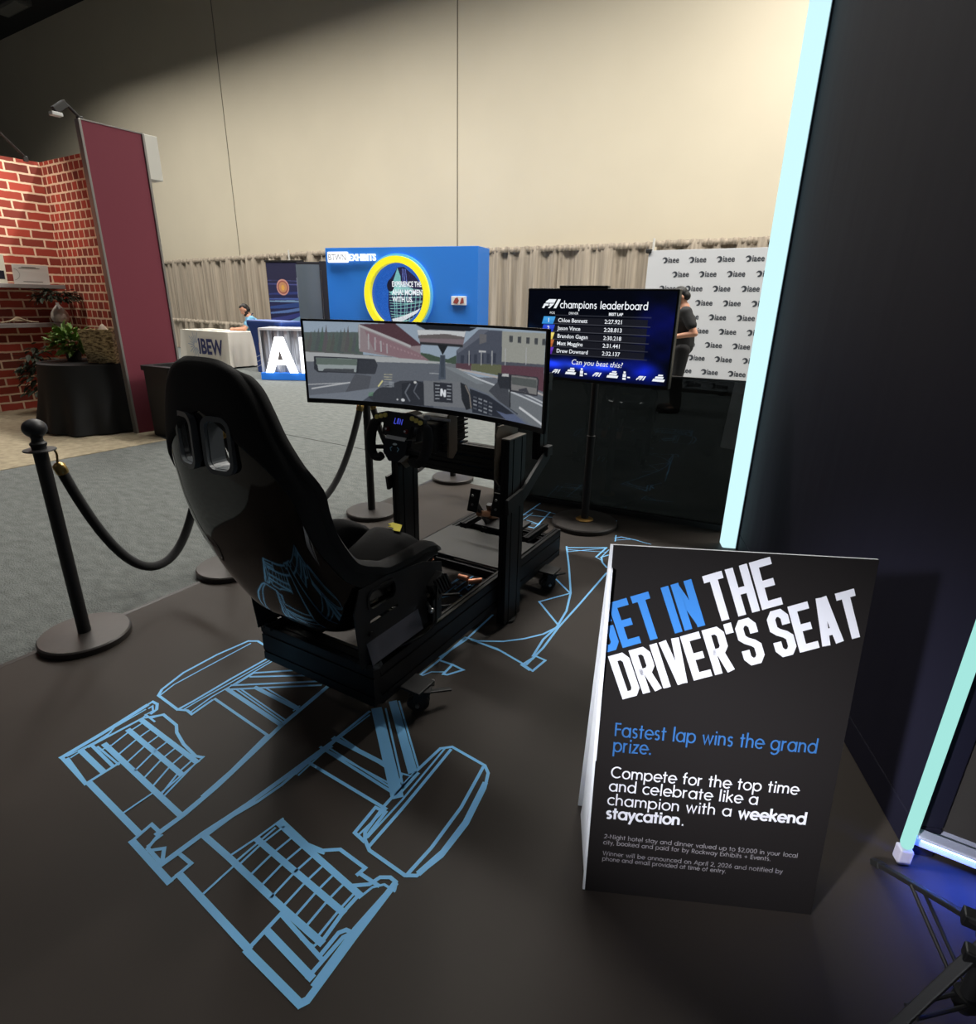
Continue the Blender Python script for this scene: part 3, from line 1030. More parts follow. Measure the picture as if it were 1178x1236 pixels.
rigpart('wheel_display', lambda m: [m.ribbon(q, .003, WM @ Matrix.Translation((0, 0, .0226)), cap=False) for q in
        ([(-.017, .07), (-.021, .048), (-.011, .047)], [(-.006, .047), (-.003, .068), (.003, .068), (.0, .047)], [(.008, .047), (.010, .067), (.018, .047), (.021, .068)])] and None, glow('blue_digits', (70, 80, 210), 1.0), parent=sw)
rigpart('hub_emblem', lambda m: (m.sphere(WM @ Vector((0, -.034, .026)), .0105, (1, 1, .4), rot=Matrix.Identity(4))), mat('pale_emblem', (205, 220, 230), 0.35), smooth=60, parent=sw)
for s_ in (-1, 1):
    rigpart('arrow_mark', lambda m: m.ribbon([(s_ * .014, -.046), (s_ * .022, -.052), (s_ * .016, -.062)], .004, WM @ Matrix.Translation((0, 0, .0268))), mat('pale_blue_ink', (150, 200, 230), 0.5), parent=sw)

# castors
def caster(x, y, ang):
    R_ = Matrix.Translation((x, y, 0)) @ Matrix.Rotation(ang, 4, 'Z') @ Matrix.Diagonal((1.25, 1.25, 1.0, 1))
    c = MB()
    c.box(R_ @ Vector((0, 0, .094)), (.085, .07, .012), Matrix.Rotation(ang, 4, 'Z'), .002)
    for s_ in (-1, 1):
        c.prism([(-.022, .088), (.022, .088), (.030, .03), (.012, .018), (-.004, .022)], .005, R_ @ frame((s_ * .024 - .0025, 0, 0), (0, 1, 0), (0, 0, 1)))
    ca = c.build('caster', M_MATTE, rig, bevel=.001)
    for s_ in (-1, 1):
        wv = MB()
        wv.lathe([(.012, -.009), (.028, -.0105), (.0335, -.006), (.0345, 0), (.0335, .006), (.028, .0105), (.012, .009)], (0, 0, 0), 24, R_ @ Matrix.Translation((s_ * .011, .012, .0345)) @ Matrix.Rotation(PI / 2, 4, 'Y'))
        wv.build('caster_wheel', M_RUBBER, ca, smooth=40)
    ax = MB()
    ax.cyl(R_ @ Vector((-.034, .012, .036)), R_ @ Vector((.034, .012, .036)), .008, seg=12)
    ax.build('axle_bolt', M_STEEL, ca, smooth=40)
    ax = MB()
    ax.cyl(R_ @ Vector((.024, -.03, .082)), R_ @ Vector((.024, -.03, .104)), .008, seg=10)
    ax.build('mounting_bolt', M_STEEL, ca, smooth=40)
    br = MB()
    br.beam(R_ @ Vector((.0, -.02, .075)), R_ @ Vector((.035, -.085, .055)), .02, .008, .002)
    br.build('brake_lever', M_BLACKPLASTIC, ca)


caster(.345, .20, 2.1)
caster(-.345, .20, -2.1)
caster(.335, 1.38, 2.4)
caster(-.335, 1.38, -2.4)
for sx in (-1, 1):
    for y in (.19, 1.38):
        rigpart('caster_bracket', lambda m: m.box((sx * .325, y, .106), (.1, .1, .01), None, .002), M_MATTE)
for sx in (-1, 1):
    rigpart('levelling_foot', lambda m: (m.cyl((sx * .3075, .955, 0), (sx * .3075, .955, .012), .035), m.cyl((sx * .3075, .955, .012), (sx * .3075, .955, .04), .012)), M_RUBBER, smooth=40)

# ---- bucket seat, lofted along a line from the thigh lip to the head
STN = [  # y, z of the shell, normal (ny, nz), half width, depth of the sides, wrap angle of the cover on the outside
    (.545, .485, -.55, .84, .195, .04, 60), (.50, .45, -.3, .95, .222, .10, 12), (.40, .41, -.08, 1, .238, .165, 8), (.27, .375, .05, 1, .247, .205, 6),
    (.14, .348, .15, .98, .250, .24, 6), (.05, .340, .28, .95, .250, .262, 6), (-.035, .375, .42, .9, .250, .262, 6), (-.11, .44, .52, .85, .250, .235, 6),
    (-.170, .535, .74, .67, .250, .195, 7), (-.226, .65, .86, .5, .252, .172, 9), (-.270, .765, .96, .27, .256, .158, 13), (-.294, .87, 1, .1, .262, .150, 18),
    (-.302, .96, 1, .0, .266, .136, 26), (-.305, 1.04, 1, -.02, .252, .092, 40), (-.308, 1.12, 1, -.03, .222, .070, 69), (-.310, 1.19, 1, -.05, .194, .064, 88),
    (-.310, 1.25, 1, -.10, .164, .060, 90), (-.303, 1.295, .95, -.3, .128, .048, 90), (-.286, 1.316, .75, -.66, .088, .034, 90)]


def smooth_stations(S, k=4):
    A = np.array(S, float)
    out = []
    for i in range(len(A) - 1):
        p0, p1, p2, p3 = A[max(i - 1, 0)], A[i], A[i + 1], A[min(i + 2, len(A) - 1)]
        for j in range(k):
            t = j / k
            out.append(.5 * (2 * p1 + (p2 - p0) * t + (2 * p0 - 5 * p1 + 4 * p2 - p3) * t * t + (3 * p1 - p0 - 3 * p2 + p3) * t ** 3))
    out.append(A[-1])
    return out


ST = smooth_stations(STN)


def sec(s, th, off=0.0):
    """point of the U section: th 0 = right rim, 90 = middle of the back, 180 = left rim; off = offset along the outside"""
    y, z, ny, nz, wd, b, _ = s
    L = math.hypot(ny, nz)
    ny, nz = ny / L, nz / L
    c, si = math.cos(math.radians(th)), math.sin(math.radians(th))
    p = .62
    wx = wd + off
    bb = b + off
    x = wx * math.copysign(abs(c) ** p, c)
    h = b - bb * abs(si) ** p
    return Vector((x, y + ny * h, z + nz * h))


NT = 36
def loop_surface(m, rows):
    V = [[m.bm.verts.new(p) for p in r] for r in rows]
    n = len(V[0])
    for a, b in zip(V, V[1:]):
        for k in range(n):
            m.bm.faces.new((a[k], a[(k + 1) % n], b[(k + 1) % n], b[k]))
    m.bm.faces.new(V[0][::-1])
    m.bm.faces.new(V[-1])


m = MB()
loop_surface(m, [[sec(s, 180 * k / NT) for k in range(NT + 1)] + [sec(s, 180 * k / NT, -.012) for k in range(NT, -1, -1)] for s in ST])
shell = m.build('seat_shell', M_SHELL, rig, smooth=50)


def pad_pts(s, wide=True):
    y, z, ny, nz, wd, b, _ = s
    L = math.hypot(ny, nz)
    ny, nz = ny / L, nz / L
    out = []
    P = lambda x, h: Vector((x, y + ny * h, z + nz * h))
    rim = min(.036, b * .4)
    # right rim roll, inside wall, cushion, left side mirrored
    half = [(wd - .013, b - .03), (wd + .014, b - .012), (wd + .017, b + .012), (wd - .004, b + .026), (wd - rim * .9, b + .024), (wd - rim * 1.6, b + .002)]
    inner = []
    wi = wd - rim * 1.75
    hb = min(.05, b * .55)
    for k in range(0, 13):
        th = math.radians(90 * k / 12)
        inner.append((wi * math.cos(th) ** .55, b - (b - hb) * math.sin(th) ** .55 - .01 * (1 - math.sin(th))))
    right = half + inner
    top = [P(x, h) for x, h in right] + [P(-x, h) for x, h in right[-2::-1]]
    bot = [sec(s, 180 - 180 * k / 12, -.013) for k in range(13)]
    return top + bot[1:-1]


m = MB()
loop_surface(m, [pad_pts(s) for s in ST])
cover = m.build('seat_cover', M_CLOTH, shell, smooth=60)

# harness openings through the back
cutters = []
HOLES = ((-.072, .20), (.066, -.12))
for hx, yaw in HOLES:
    m = MB()
    m.prism(rrect(.082, .134, .024), .40, frame((hx, -.32, 1.09), (-math.cos(yaw), math.sin(yaw), 0), (0, .02, 1)) @ Matrix.Translation((0, 0, -.1)))
    c = m.build('cutter', M_SHELL, None)
    c.parent = rig
    cutters.append(c)
bpy.context.view_layer.update()
# lap belt openings in the flanks
for sx in (-1, 1):
    m = MB()
    m.prism(rrect(.135, .062, .022), .14, frame((sx * .25 - .07, .09, .515), (0, 1, 0), (0, .18, .98)))
    c = m.build('cutter', M_SHELL, None)
    c.parent = rig
    cutters.append(c)
bpy.context.view_layer.update()
boolean_cut(shell, cutters)
boolean_cut(cover, cutters)
for c in cutters:
    bpy.data.objects.remove(c)
# the cover also wraps over the outside near the rim and over the whole headrest
m = MB()
rows = []
for s in ST[4:]:
    a = min(89.5, s[6])
    rows.append(s)
for side in (0, 1):
    rr = []
    for s in rows:
        a = min(94, max(5, s[6] * 1.045))
        ths = [a * k / 14 for k in range(15)]
        if side:
            ths = [180 - t for t in ths]
        rr.append([sec(s, t, .004 + .004 * (1 if 0 < i < 14 or a > 86 else 0)) for i, t in enumerate(ths)] + [sec(s, t, -.003) for t in reversed(ths)])
    loop_surface(m, rr)
wrap = m.build('cover_wrap', M_CLOTH, shell, smooth=60)
# frames of the harness openings
M_FRAME = mat('grey_plastic_frame', (96, 101, 105), 0.4)


def shell_hit(hx, zc):
    """point on the outside of the shell at height zc"""
    best = min(ST, key=lambda s: abs(sec(s, 90).z - zc))
    best_th = min(range(0, 181), key=lambda t: abs(sec(best, t).x - hx))
    return sec(best, best_th, .006)


for hx, yaw in HOLES:
    hp = shell_hit(hx, 1.09)
    F_ = frame((hx, hp.y + .002, 1.09), (-math.cos(yaw), math.sin(yaw), 0), (0, .02, 1))
    m = MB()
    m.ringprism(rrect(.108, .162, .036), rrect(.082, .134, .024), .018, F_ @ Matrix.Translation((0, 0, -.012)))
    m.ringprism(rrect(.085, .137, .026), rrect(.079, .131, .022), .05, F_)
    m.build('harness_frame', M_FRAME, shell, bevel=.002)
# cushion seam and the yellow mark near the front of the cushion
m = MB()
def cush(x, i):
    s = ST[i]
    L = math.hypot(s[2], s[3])
    hb = min(.05, s[5] * .55) + .001
    return Vector((x, s[0] + s[2] / L * hb, s[1] + s[3] / L * hb))
m.tube([cush(x, 17) + Vector((0, 0, .002 + .9 * max(0, abs(x) - .14) ** 1.6)) for x in np.linspace(-.17, .17, 15)], .004, 6)
m.build('cushion_seam', M_RUBBER, shell, smooth=60)
# two plump cushions on the base
m = MB()
def pad(u, v, i0, i1, wd, top):
    i = i0 + (i1 - i0) * v
    k = int(i)
    f = i - k
    a, b = cush(0, k), cush(0, min(k + 1, len(ST) - 1))
    p = a * (1 - f) + b * f
    e = (1 - abs(2 * u - 1) ** 4) * (1 - abs(2 * v - 1) ** 6)
    return Vector(((u - .5) * 2 * wd, p.y, p.z + top * e - .004))
m.grid(lambda u, v: pad(u, v, 2, 16.8, .172, .085), 16, 14)
m.build('thigh_cushion', M_CLOTH, shell, smooth=60)
m = MB()
m.grid(lambda u, v: pad(u, v, 17.2, 27, .172, .06), 16, 10)
m.build('seat_cushion', M_CLOTH, shell, smooth=60)
m = MB()
yf, zf = cush(0, 5).y, cush(0, 5).z + .082
E_ = frame((0.0, yf + .02, zf + .004), (-1, .0, 0), (0, -1, -.2))
for q in ([(-.045, -.02), (-.02, .028), (.03, .028), (.044, .012), (.02, .006), (.03, -.006), (.0, -.006), (-.01, -.022), (-.028, -.022)],):
    m.prism(q, .003, E_ @ Matrix.Rotation(PI, 4, 'X') @ Matrix.Translation((0, 0, -.003)))
emb = m.build('seat_emblem', mat('yellow_embroidery', (236, 220, 40), 0.7), shell)
emb['label'] = 'yellow embroidered mark on the front of the cushion'
# side mounts: slotted plate with the grey flange, slider rail
for sx in (-1, 1):
    def mount(m):
        o_ = [(-.03, .275), (.44, .275), (.46, .40), (.45, .50), (.33, .545), (.12, .575), (-.02, .575), (-.05, .50)]
        m.prism(o_, .005, frame((sx * .262 - .0025, 0, 0), (0, 1, 0), (0, 0, 1)))
    sm = rigpart('seat_mount', mount, M_MATTE)
    m = MB()
    m.prism(rrect(.135, .062, .022), .2, frame((sx * .25 - .1, .09, .515), (0, 1, 0), (0, .18, .98)))
    ct = m.build('cutter', M_SHELL, rig)
    m = MB()
    m.prism(rrect(.15, .014, .006), .2, frame((sx * .25 - .1, .10, .435), (0, 1, 0), (0, .12, .98)))
    ct2 = m.build('cutter', M_SHELL, rig)
    bpy.context.view_layer.update()
    boolean_cut(sm, [ct, ct2])
    bpy.data.objects.remove(ct)
    bpy.data.objects.remove(ct2)
    rigpart('lap_belt_ring', lambda m: m.ringprism(rrect(.155, .080, .03), rrect(.135, .062, .022), .008, frame((sx * .266 - .004, .09, .515), (0, 1, 0), (0, .18, .98))), M_BLACKPLASTIC, bevel=.002, parent=sm)
    for y in (.02, .35):
        rigpart('mount_bolt', lambda m: m.cyl((sx * .262, y, .395), (sx * .274, y, .395), .009, seg=10), M_STEEL if y > .3 else M_MATTE, parent=sm)
    def flange(m):
        m.prism([(.0, .0), (.29, .0), (.29, .085), (.0, .085)], .004, frame((sx * .262, .0, .292), (0, 1, 0), (sx * .55, 0, .83)) if sx < 0 else frame((sx * .285, .0, .285), (0, 1, 0), (-.30, 0, .95)))
    fl_ = rigpart('mount_flange', flange, mat('grey_painted_flange', (84, 84, 92), 0.45), parent=sm)
    rigpart('slider_rail', lambda m: m.box((sx * .235, .2, .268), (.03, .42, .018), None, .002), M_STEEL if sx > 5 else M_MATTE, parent=sm)
for y in (.07, .38):
    rigpart('seat_crossbar', lambda m: extrusion(m, (-.2475, y, .24), (.2475, y, .24), .04, .04))

# control box, e-stop and looms at the right of the seat
ctl = rigpart('control_box', lambda m: (m.box((.272, .40, .42), (.05, .085, .085), Matrix.Rotation(.5, 4, 'X'), .006), m.box((.272, .38, .33), (.04, .06, .1), None, .004)), M_BLACKPLASTIC)
rigpart('heat_sink', lambda m: [m.box((.300, .372 + .018 * k, .43), (.012, .006, .08), Matrix.Rotation(.5, 4, 'X')) for k in range(5)] and None, M_ALU, parent=ctl)
rigpart('lever_knob', lambda m: (m.cyl((.28, .33, .375), (.32, .30, .37), .006), m.sphere((.322, .297, .37), .012)), M_STEEL, smooth=40, parent=ctl)


def bez(pts, n=24):
    P = [Vector(p) for p in pts]
    out = []
    for i in range(len(P) - 1):
        p0, p1, p2, p3 = P[max(i - 1, 0)], P[i], P[i + 1], P[min(i + 2, len(P) - 1)]
        for j in range(n):
            t = j / n
            out.append(.5 * (2 * p1 + (p2 - p0) * t + (2 * p0 - 5 * p1 + 4 * p2 - p3) * t * t + (3 * p1 - p0 - 3 * p2 + p3) * t ** 3))
    out.append(P[-1])
    return out


rigpart('control_cable', lambda m: m.tube(bez([(.300, .37, .44), (.318, .335, .36), (.316, .33, .30), (.30, .26, .268), (.25, .12, .265)], 8), .005, 8), M_RUBBER, smooth=60)
for k, pts in enumerate(([(.15, .5, .20), (.02, .62, .235), (.10, .72, .225), (.19, .84, .22)], [(-.15, .55, .20), (-.05, .70, .24), (.06, .60, .22), (.2, .70, .24), (.22, .84, .25)], [(-.2, .8, .22), (-.05, .72, .24), (.1, .84, .235)])):
    rigpart('loom_cable', lambda m: m.tube(bez([(x, y, z - .1) for x, y, z in pts], 8), .007, 8), M_RUBBER, smooth=60)
for pa_, pb_ in (((.16, .82, .225), (.21, .86, .23)), ((.10, .83, .235), (.15, .83, .235))):
    rigpart('loom_plug', lambda m: m.cyl(pa_, pb_, .013), mat('copper_toned_plug', (206, 140, 110), 0.35, 0.6), smooth=40)
rigpart('loom_bar', lambda m: m.beam((-.05, .70, .26), (.06, .58, .16), .03, .012), mat('dark_grey_bar', (62, 60, 58), 0.5))

# ================================================================ curved monitor on the rig
MR = 1.5
mon = thing('curved_monitor', 'wide curved monitor above the steering wheel showing a race track', 'monitor', RO, RZ)
HALF = math.asin(.6 / MR)
def mon_pt(u, v, d=0.0, hw=HALF, z0=1.024, z1=1.390):
    a = (u - .5) * 2 * hw
    r = MR + d
    return Vector((r * math.sin(a), .625 + r * math.cos(a) - MR * math.cos(HALF), z0 + (z1 - z0) * v))
bulge = lambda u: min(1, max(0, (.5 - abs(u - .5)) / .2))
m = MB()
rows = []
for i in range(33):
    u = i / 32
    rows.append([mon_pt(u, 0, 0), mon_pt(u, 1, 0), mon_pt(u, 1, .010), mon_pt(u, .78, .012 + .04 * bulge(u)), mon_pt(u, .2, .012 + .04 * bulge(u)), mon_pt(u, 0, .010)])
loop_surface(m, rows)
m.build('monitor_case', M_BLACKPLASTIC, mon, smooth=35)
m = MB()
for (v0, v1, zz) in ((0, .055, 0), (.975, 1, 0)):
    rws = [[mon_pt(i / 32, v0, -.004), mon_pt(i / 32, v1, -.004), mon_pt(i / 32, v1, .001), mon_pt(i / 32, v0, .001)] for i in range(33)]
    loop_surface(m, rws)
for u0, u1 in ((0, .008), (.992, 1)):
    loop_surface(m, [[mon_pt(u, 0, -.004), mon_pt(u, 1, -.004), mon_pt(u, 1, .001), mon_pt(u, 0, .001)] for u in (u0, u1)])
m.build('bezel', mat('monitor_bezel', (20, 22, 28), 0.35), mon, smooth=35)
m = MB()
m.box((0, .835, 1.2), (.28, .07, .2), None, .01)
m.box((0, .86, 1.195), (.30, .05, .08), None, .006)
m.build('wall_plate', M_MATTE, mon)

# the picture on the monitor is drawn on a skewed sheet and squared up
def homography(src, dst):
    A = []
    for (x, y), (u, v) in zip(src, dst):
        A.append([x, y, 1, 0, 0, 0, -u * x, -u * y, -u])
        A.append([0, 0, 0, x, y, 1, -v * x, -v * y, -v])
    return np.linalg.svd(np.array(A, float))[2][-1].reshape(3, 3)


HM = homography([(58, 62), (1116, 100), (1098, 545), (86, 400)], [(0, 1), (1, 1), (1, 0), (0, 0)])
def S_(x, y):
    q = HM @ np.array([x, y, 1.0])
    k = 1 - ((x - 587) / 530) ** 2
    v = q[1] / q[2]
    return (q[0] / q[2], (v - .07 * k) / (1 - .04 * k))
cv = Canvas(440, 132, (96, 100, 108))
def PG(pts, col, al=1.0):
    cv.poly([S_(*p) for p in pts], col, al)
def LN(pts, wd, col, al=1.0):
    cv.path([S_(*p) for p in pts], wd, col, al)
PG([(40, 40), (1130, 60), (1130, 320), (40, 320)], (150, 166, 182))          # sky
PG([(55, 110), (60, 195), (260, 220), (250, 104)], (80, 90, 86))               # trees, left
for k in range(16):
    x = 60 + 12 * k
    PG([(x - 12, 190), (x, 72 + (k * 37) % 44), (x + 12, 200)], (70 + (k * 13) % 16, 80 + (k * 7) % 14, 76 + (k * 5) % 8))
PG([(480, 190), (520, 196), (545, 205), (600, 218), (640, 200), (640, 240), (480, 240)], (58, 74, 58))
PG([(60, 190), (580, 234), (600, 240), (60, 240)], (84, 84, 80))
PG([(238, 70), (245, 190), (480, 232), (480, 160), (300, 90)], (142, 126, 128))     # grandstand
PG([(262, 95), (470, 190), (520, 226), (420, 222), (300, 190)], (134, 104, 110))
PG([(245, 68), (375, 62), (486, 158), (440, 162), (240, 74)], (74, 46, 52))
LN([(240, 74), (440, 164)], .03, (178, 176, 176))
for x, y0, y1 in ((243, 80, 178), (276, 110, 180), (300, 125, 184), (322, 140, 190), (345, 152, 196)):
    LN([(x, y0), (x + 2, y1)], .006 * 3, (168, 166, 168))
for k in range(14):
    PG([(300 + 14 * k, 135 + 5.5 * k), (306 + 14 * k, 138 + 5.5 * k), (308 + 14 * k, 150 + 5.0 * k), (302 + 14 * k, 148 + 5 * k)], (170, 142, 146), .6)
PG([(640, 180), (745, 84), (868, 90), (866, 246), (640, 240)], (68, 72, 84))        # pit building, right
PG([(640, 178), (750, 82), (800, 84), (650, 190)], (92, 96, 108))
for k in range(6):
    PG([(660 + 32 * k, 200 - 2 * k), (676 + 32 * k, 200 - 2 * k), (676 + 32 * k, 236), (660 + 32 * k, 236)], (46, 50, 62))
PG([(750, 104), (785, 106), (785, 140), (750, 150)], (98, 96, 98))
LN([(748, 182), (784, 184)], .02, (190, 190, 190))
PG([(866, 92), (1112, 106), (1106, 268), (866, 240)], (152, 152, 142))              # pale building
for x in (915, 961, 1009, 1057, 1102):
    PG([(x - 10, 112 + (x - 915) * .1), (x + 10, 113 + (x - 915) * .1), (x + 10, 142 + (x - 915) * .1), (x - 10, 141 + (x - 915) * .1)], (60, 62, 64))
PG([(866, 230), (1108, 250), (1108, 275), (866, 250)], (70, 72, 82))
PG([(60, 195), (580, 232), (620, 238), (60, 255)], (170, 172, 172))                 # white wall, left
PG([(60, 238), (560, 240), (1105, 500), (1098, 545), (86, 400)], (92, 96, 104))     # road
PG([(580, 236), (640, 240), (640, 262), (1104, 440), (1104, 545), (560, 400)], (104, 108, 112))
PG([(638, 236), (712, 238), (712, 270), (638, 258)], (82, 54, 62))                  # coloured barrier
PG([(712, 238), (866, 244), (866, 296), (712, 268)], (92, 94, 66))
PG([(866, 246), (1106, 262), (1106, 376), (866, 300)], (84, 50, 60))
for x in (700, 760, 815, 885, 1000):
    LN([(x, 180 if x < 860 else 168), (x, 246)], .012, (172, 172, 172))
LN([(640, 262), (870, 306), (1104, 390)], .022, (176, 168, 164))
LN([(640, 266), (760, 312), (930, 372), (1104, 440)], .018, (196, 200, 204))
LN([(930, 355), (1104, 425)], .016, (190, 194, 198))
LN([(965, 440), (1100, 525)], .026, (206, 208, 210))
PG([(590, 250), (640, 258), (780, 330), (740, 330), (600, 262)], (120, 126, 130))
LN([(80, 338), (206, 330)], .012, (176, 178, 180))
LN([(92, 356), (216, 328)], .018, (186, 188, 190))
LN([(520, 282), (570, 284)], .012, (150, 154, 158))
PG([(465, 88), (682, 92), (670, 160), (478, 148)], (120, 104, 108))                 # centre mirror
PG([(465, 88), (682, 92), (676, 118), (590, 104), (470, 112)], (206, 208, 208))
PG([(470, 112), (590, 104), (676, 118), (676, 128), (470, 126)], (96, 88, 86))
PG([(450, 60), (735, 76), (700, 92), (500, 86)], (16, 17, 22))
LN([(478, 148), (670, 158)], .03, (34, 34, 36))
PG([(552, 152), (600, 156), (577, 200)], (22, 24, 26))
PG([(566, 200), (588, 200), (592, 310), (560, 310)], (66, 74, 86))
LN([(577, 200), (577, 300)], .05, (40, 46, 54), .5)
PG([(96, 214), (300, 222), (312, 250), (300, 290), (110, 284), (98, 270)], (38, 40, 46))     # left mirror
PG([(102, 220), (238, 224), (236, 282), (112, 278)], (150, 158, 158))
PG([(102, 222), (238, 224), (238, 252), (104, 250)], (92, 104, 96))
PG([(130, 268), (228, 268), (228, 284), (124, 280)], (60, 62, 66))
PG([(244, 228), (304, 228), (312, 250), (304, 288), (244, 286)], (46, 48, 54))
PG([(200, 372), (232, 290), (290, 300), (280, 360)], (74, 76, 82))                  # cockpit
PG([(150, 405), (330, 350), (420, 322), (530, 316), (540, 440), (86, 402)], (62, 66, 76))
PG([(262, 372), (335, 346), (400, 318), (470, 316), (500, 430), (300, 412)], (46, 48, 54))
PG([(86, 400), (86, 385), (205, 370), (320, 348), (300, 372), (260, 410)], (112, 118, 128))
PG([(405, 330), (470, 318), (520, 330), (520, 430), (410, 425)], (34, 36, 42))
LN([(440, 330), (420, 370), (440, 410)], .02, (92, 96, 104))
LN([(470, 325), (455, 365), (480, 400)], .016, (84, 88, 96))
PG([(495, 316), (660, 320), (700, 440), (500, 428)], (108, 110, 114))               # dash display
PG([(538, 322), (622, 328), (626, 416), (542, 410)], (34, 36, 42))
for k in range(5):
    LN([(546, 336 + 15 * k), (566, 337 + 15 * k)], .012, (150, 154, 160))
    LN([(598, 339 + 15 * k), (618, 341 + 15 * k)], .012, (150, 154, 160))
LN([(573, 385), (573, 352), (590, 388), (590, 356)], .026, (232, 236, 240))
PG([(660, 322), (690, 336), (716, 390), (718, 440), (690, 448), (668, 400)], (26, 28, 32))
LN([(684, 336), (706, 380), (714, 440)], .02, (120, 112, 104))
PG([(704, 345), (800, 378), (960, 470), (925, 500), (720, 460)], (30, 33, 42))
for k in range(4):
    for j in range(4):
        PG([(724 + 26 * j, 384 + 9 * j + 17 * k), (742 + 26 * j, 390 + 9 * j + 17 * k), (742 + 26 * j, 397 + 9 * j + 17 * k), (724 + 26 * j, 391 + 9 * j + 17 * k)], (150, 154, 160) if (k + j) % 3 else (80, 84, 92), .8)
PG([(840, 452), (895, 470), (940, 470), (1010, 520), (900, 500)], (82, 92, 120))
PG([(800, 362), (850, 318), (902, 330), (915, 440), (880, 430)], (58, 60, 66))
LN([(700, 345), (800, 380), (960, 480), (1040, 530)], .02, (96, 102, 114))
for k in range(6):
    LN([(336, 290 + 11 * k), (368, 291 + 11 * k)], .01, (190, 184, 150) if k < 3 else (140, 144, 148), .8)
LN([(316, 345), (332, 318)], .02, (214, 206, 140))
PG([(356, 322), (376, 323), (376, 346), (356, 345)], (150, 156, 162), .6)
PG([(282, 372), (300, 368), (296, 388), (280, 388)], (90, 130, 100), .7)
cv.ell(*S_(412, 404), .008, .02, (210, 212, 214))
cv.ell(*S_(390, 402), .004, .012, (190, 192, 196))
cv.ell(*S_(460, 324), .006, .016, (210, 210, 206))
PG([(848, 282), (905, 285), (918, 300), (916, 356), (858, 350), (846, 320)], (34, 36, 42))   # right mirror
PG([(870, 284), (904, 286), (906, 300), (868, 296)], (186, 186, 184))
PG([(912, 288), (1068, 306), (1076, 320), (1070, 392), (1050, 392), (912, 366)], (40, 40, 46))
PG([(920, 292), (1062, 310), (1068, 320), (1064, 386), (920, 360)], (120, 118, 116))
PG([(922, 300), (1064, 318), (1064, 356), (922, 334)], (76, 80, 78))
PG([(960, 358), (1005, 352), (1020, 378), (962, 366)], (54, 54, 60))
LN([(914, 300), (914, 440)], .018, (26, 28, 32))
cv.a = cv.a * .84 + np.array((104, 112, 122)) * .16  # grey veil: room light reflected on the screen, painted into the picture
cv.speckle(2.0, 5)
picture('display', cv, lambda u, v: mon_pt(.008 + .984 * u, .055 + .92 * v, -.0012), screen_mat('monitor_picture', 0.9), mon)

# ================================================================ stanchions and ropes
def stanchion(name, label, loc):
    t = thing(name, label, 'stanchion', loc, 0, 'rope stanchions along the edge of the mat')
    m = MB()
    m.lathe([(.0, 0), (.178, 0), (.182, .004), (.182, .026), (.176, .032), (.03, .036), (0, .036)], seg=48)
    m.build('base', mat('stanchion_base_black', (58, 54, 52), 0.42, 0.2, noise=.08, nscale=30), t, smooth=35)
    m = MB()
    m.cyl((0, 0, .03), (0, 0, .9), .026, seg=24)
    m.lathe([(.026, .89), (.03, .9), (.03, .905), (.022, .912), (.02, .925), (.024, .935), (.02, .94)])
    m.build('pole', M_MATTE, t, smooth=35)
    m = MB()
    m.lathe([(.026, .872), (.056, .874), (.058, .877), (.056, .88), (.026, .882)], seg=28)
    m.build('rope_ring', M_MATTE, t, smooth=35)
    m = MB()
    m.sphere((0, 0, .965), .043, (1, 1, .88), 28, 18)
    m.build('ball_finial', mat('matt_black_ball', (34, 34, 37), 0.5), t, smooth=60)
    return t


SX = [(-2.752, .99), (-2.84, 1.80), (-2.83, 2.96), (-2.855, 4.02)]
s0 = stanchion('rope_stanchion', 'black rope stanchion standing alone left of the bucket seat, ball top in view', (*SX[0], 0))
for p, lb in zip(SX[1:], ('black rope stanchion hidden behind the bucket seat, only its round base showing', 'black rope stanchion between the seat and the steering wheel, top behind the monitor', 'black rope stanchion farthest back, standing by the smoked glass panel')):
    copy_thing(s0, (*p, 0), 0, lb)

M_ROPE = mat('black_velvet_rope', (20, 20, 22), 0.9, sheen=.2, bump=.3, bscale=300)
M_BRASS = mat('brass_hook', (176, 150, 96), 0.3, 1.0)
def rope(a, b, sag, label):
    t = thing('barrier_rope', label, 'rope', ((a[0] + b[0]) / 2, (a[1] + b[1]) / 2, 0), 0, 'black velvet ropes between the stanchions')
    ox, oy = (a[0] + b[0]) / 2, (a[1] + b[1]) / 2
    d = Vector((b[0] - a[0], b[1] - a[1], 0))
    L = d.length
    d.normalize()
    pa = Vector((a[0] - ox, a[1] - oy, .86)) + d * .055
    pb = Vector((b[0] - ox, b[1] - oy, .86)) - d * .055
    k = 3.1
    pts = []
    for i in range(41):
        u = i / 40
        z = (math.cosh(k * (u - .5)) - math.cosh(k / 2)) / (math.cosh(k / 2) - 1)
        # a stuffed rope hangs as a rounded U
        z = .6 * z + .4 * -(1 - abs(2 * u - 1) ** 2.2)
        p = pa.lerp(pb, u)
        p.z = .80 + z * sag
        pts.append(p)
    m = MB()
    m.tube(pts, .0215, 14)
    m.build('velvet_rope', M_ROPE, t, smooth=60)
    for p, q, c in ((pts[0], pts[1], pa - d * .01), (pts[-1], pts[-2], pb + d * .01)):
        m = MB()
        u = (q - p).normalized()
        m.lathe([(.0, -.012), (.012, -.01), (.024, 0), (.024, .035), (.021, .04)], (0, 0, 0), 16, Matrix.Translation(p) @ u.to_track_quat('Z', 'Y').to_matrix().to_4x4())
        top = Vector((c.x, c.y, .878))
        m.tube(bez([p - u * .01, p.lerp(top, .5) + Vector((0, 0, .01)) + d * .008, top], 6), .0045, 8)
        m.build('hook', M_BRASS, t, smooth=50)
    return t


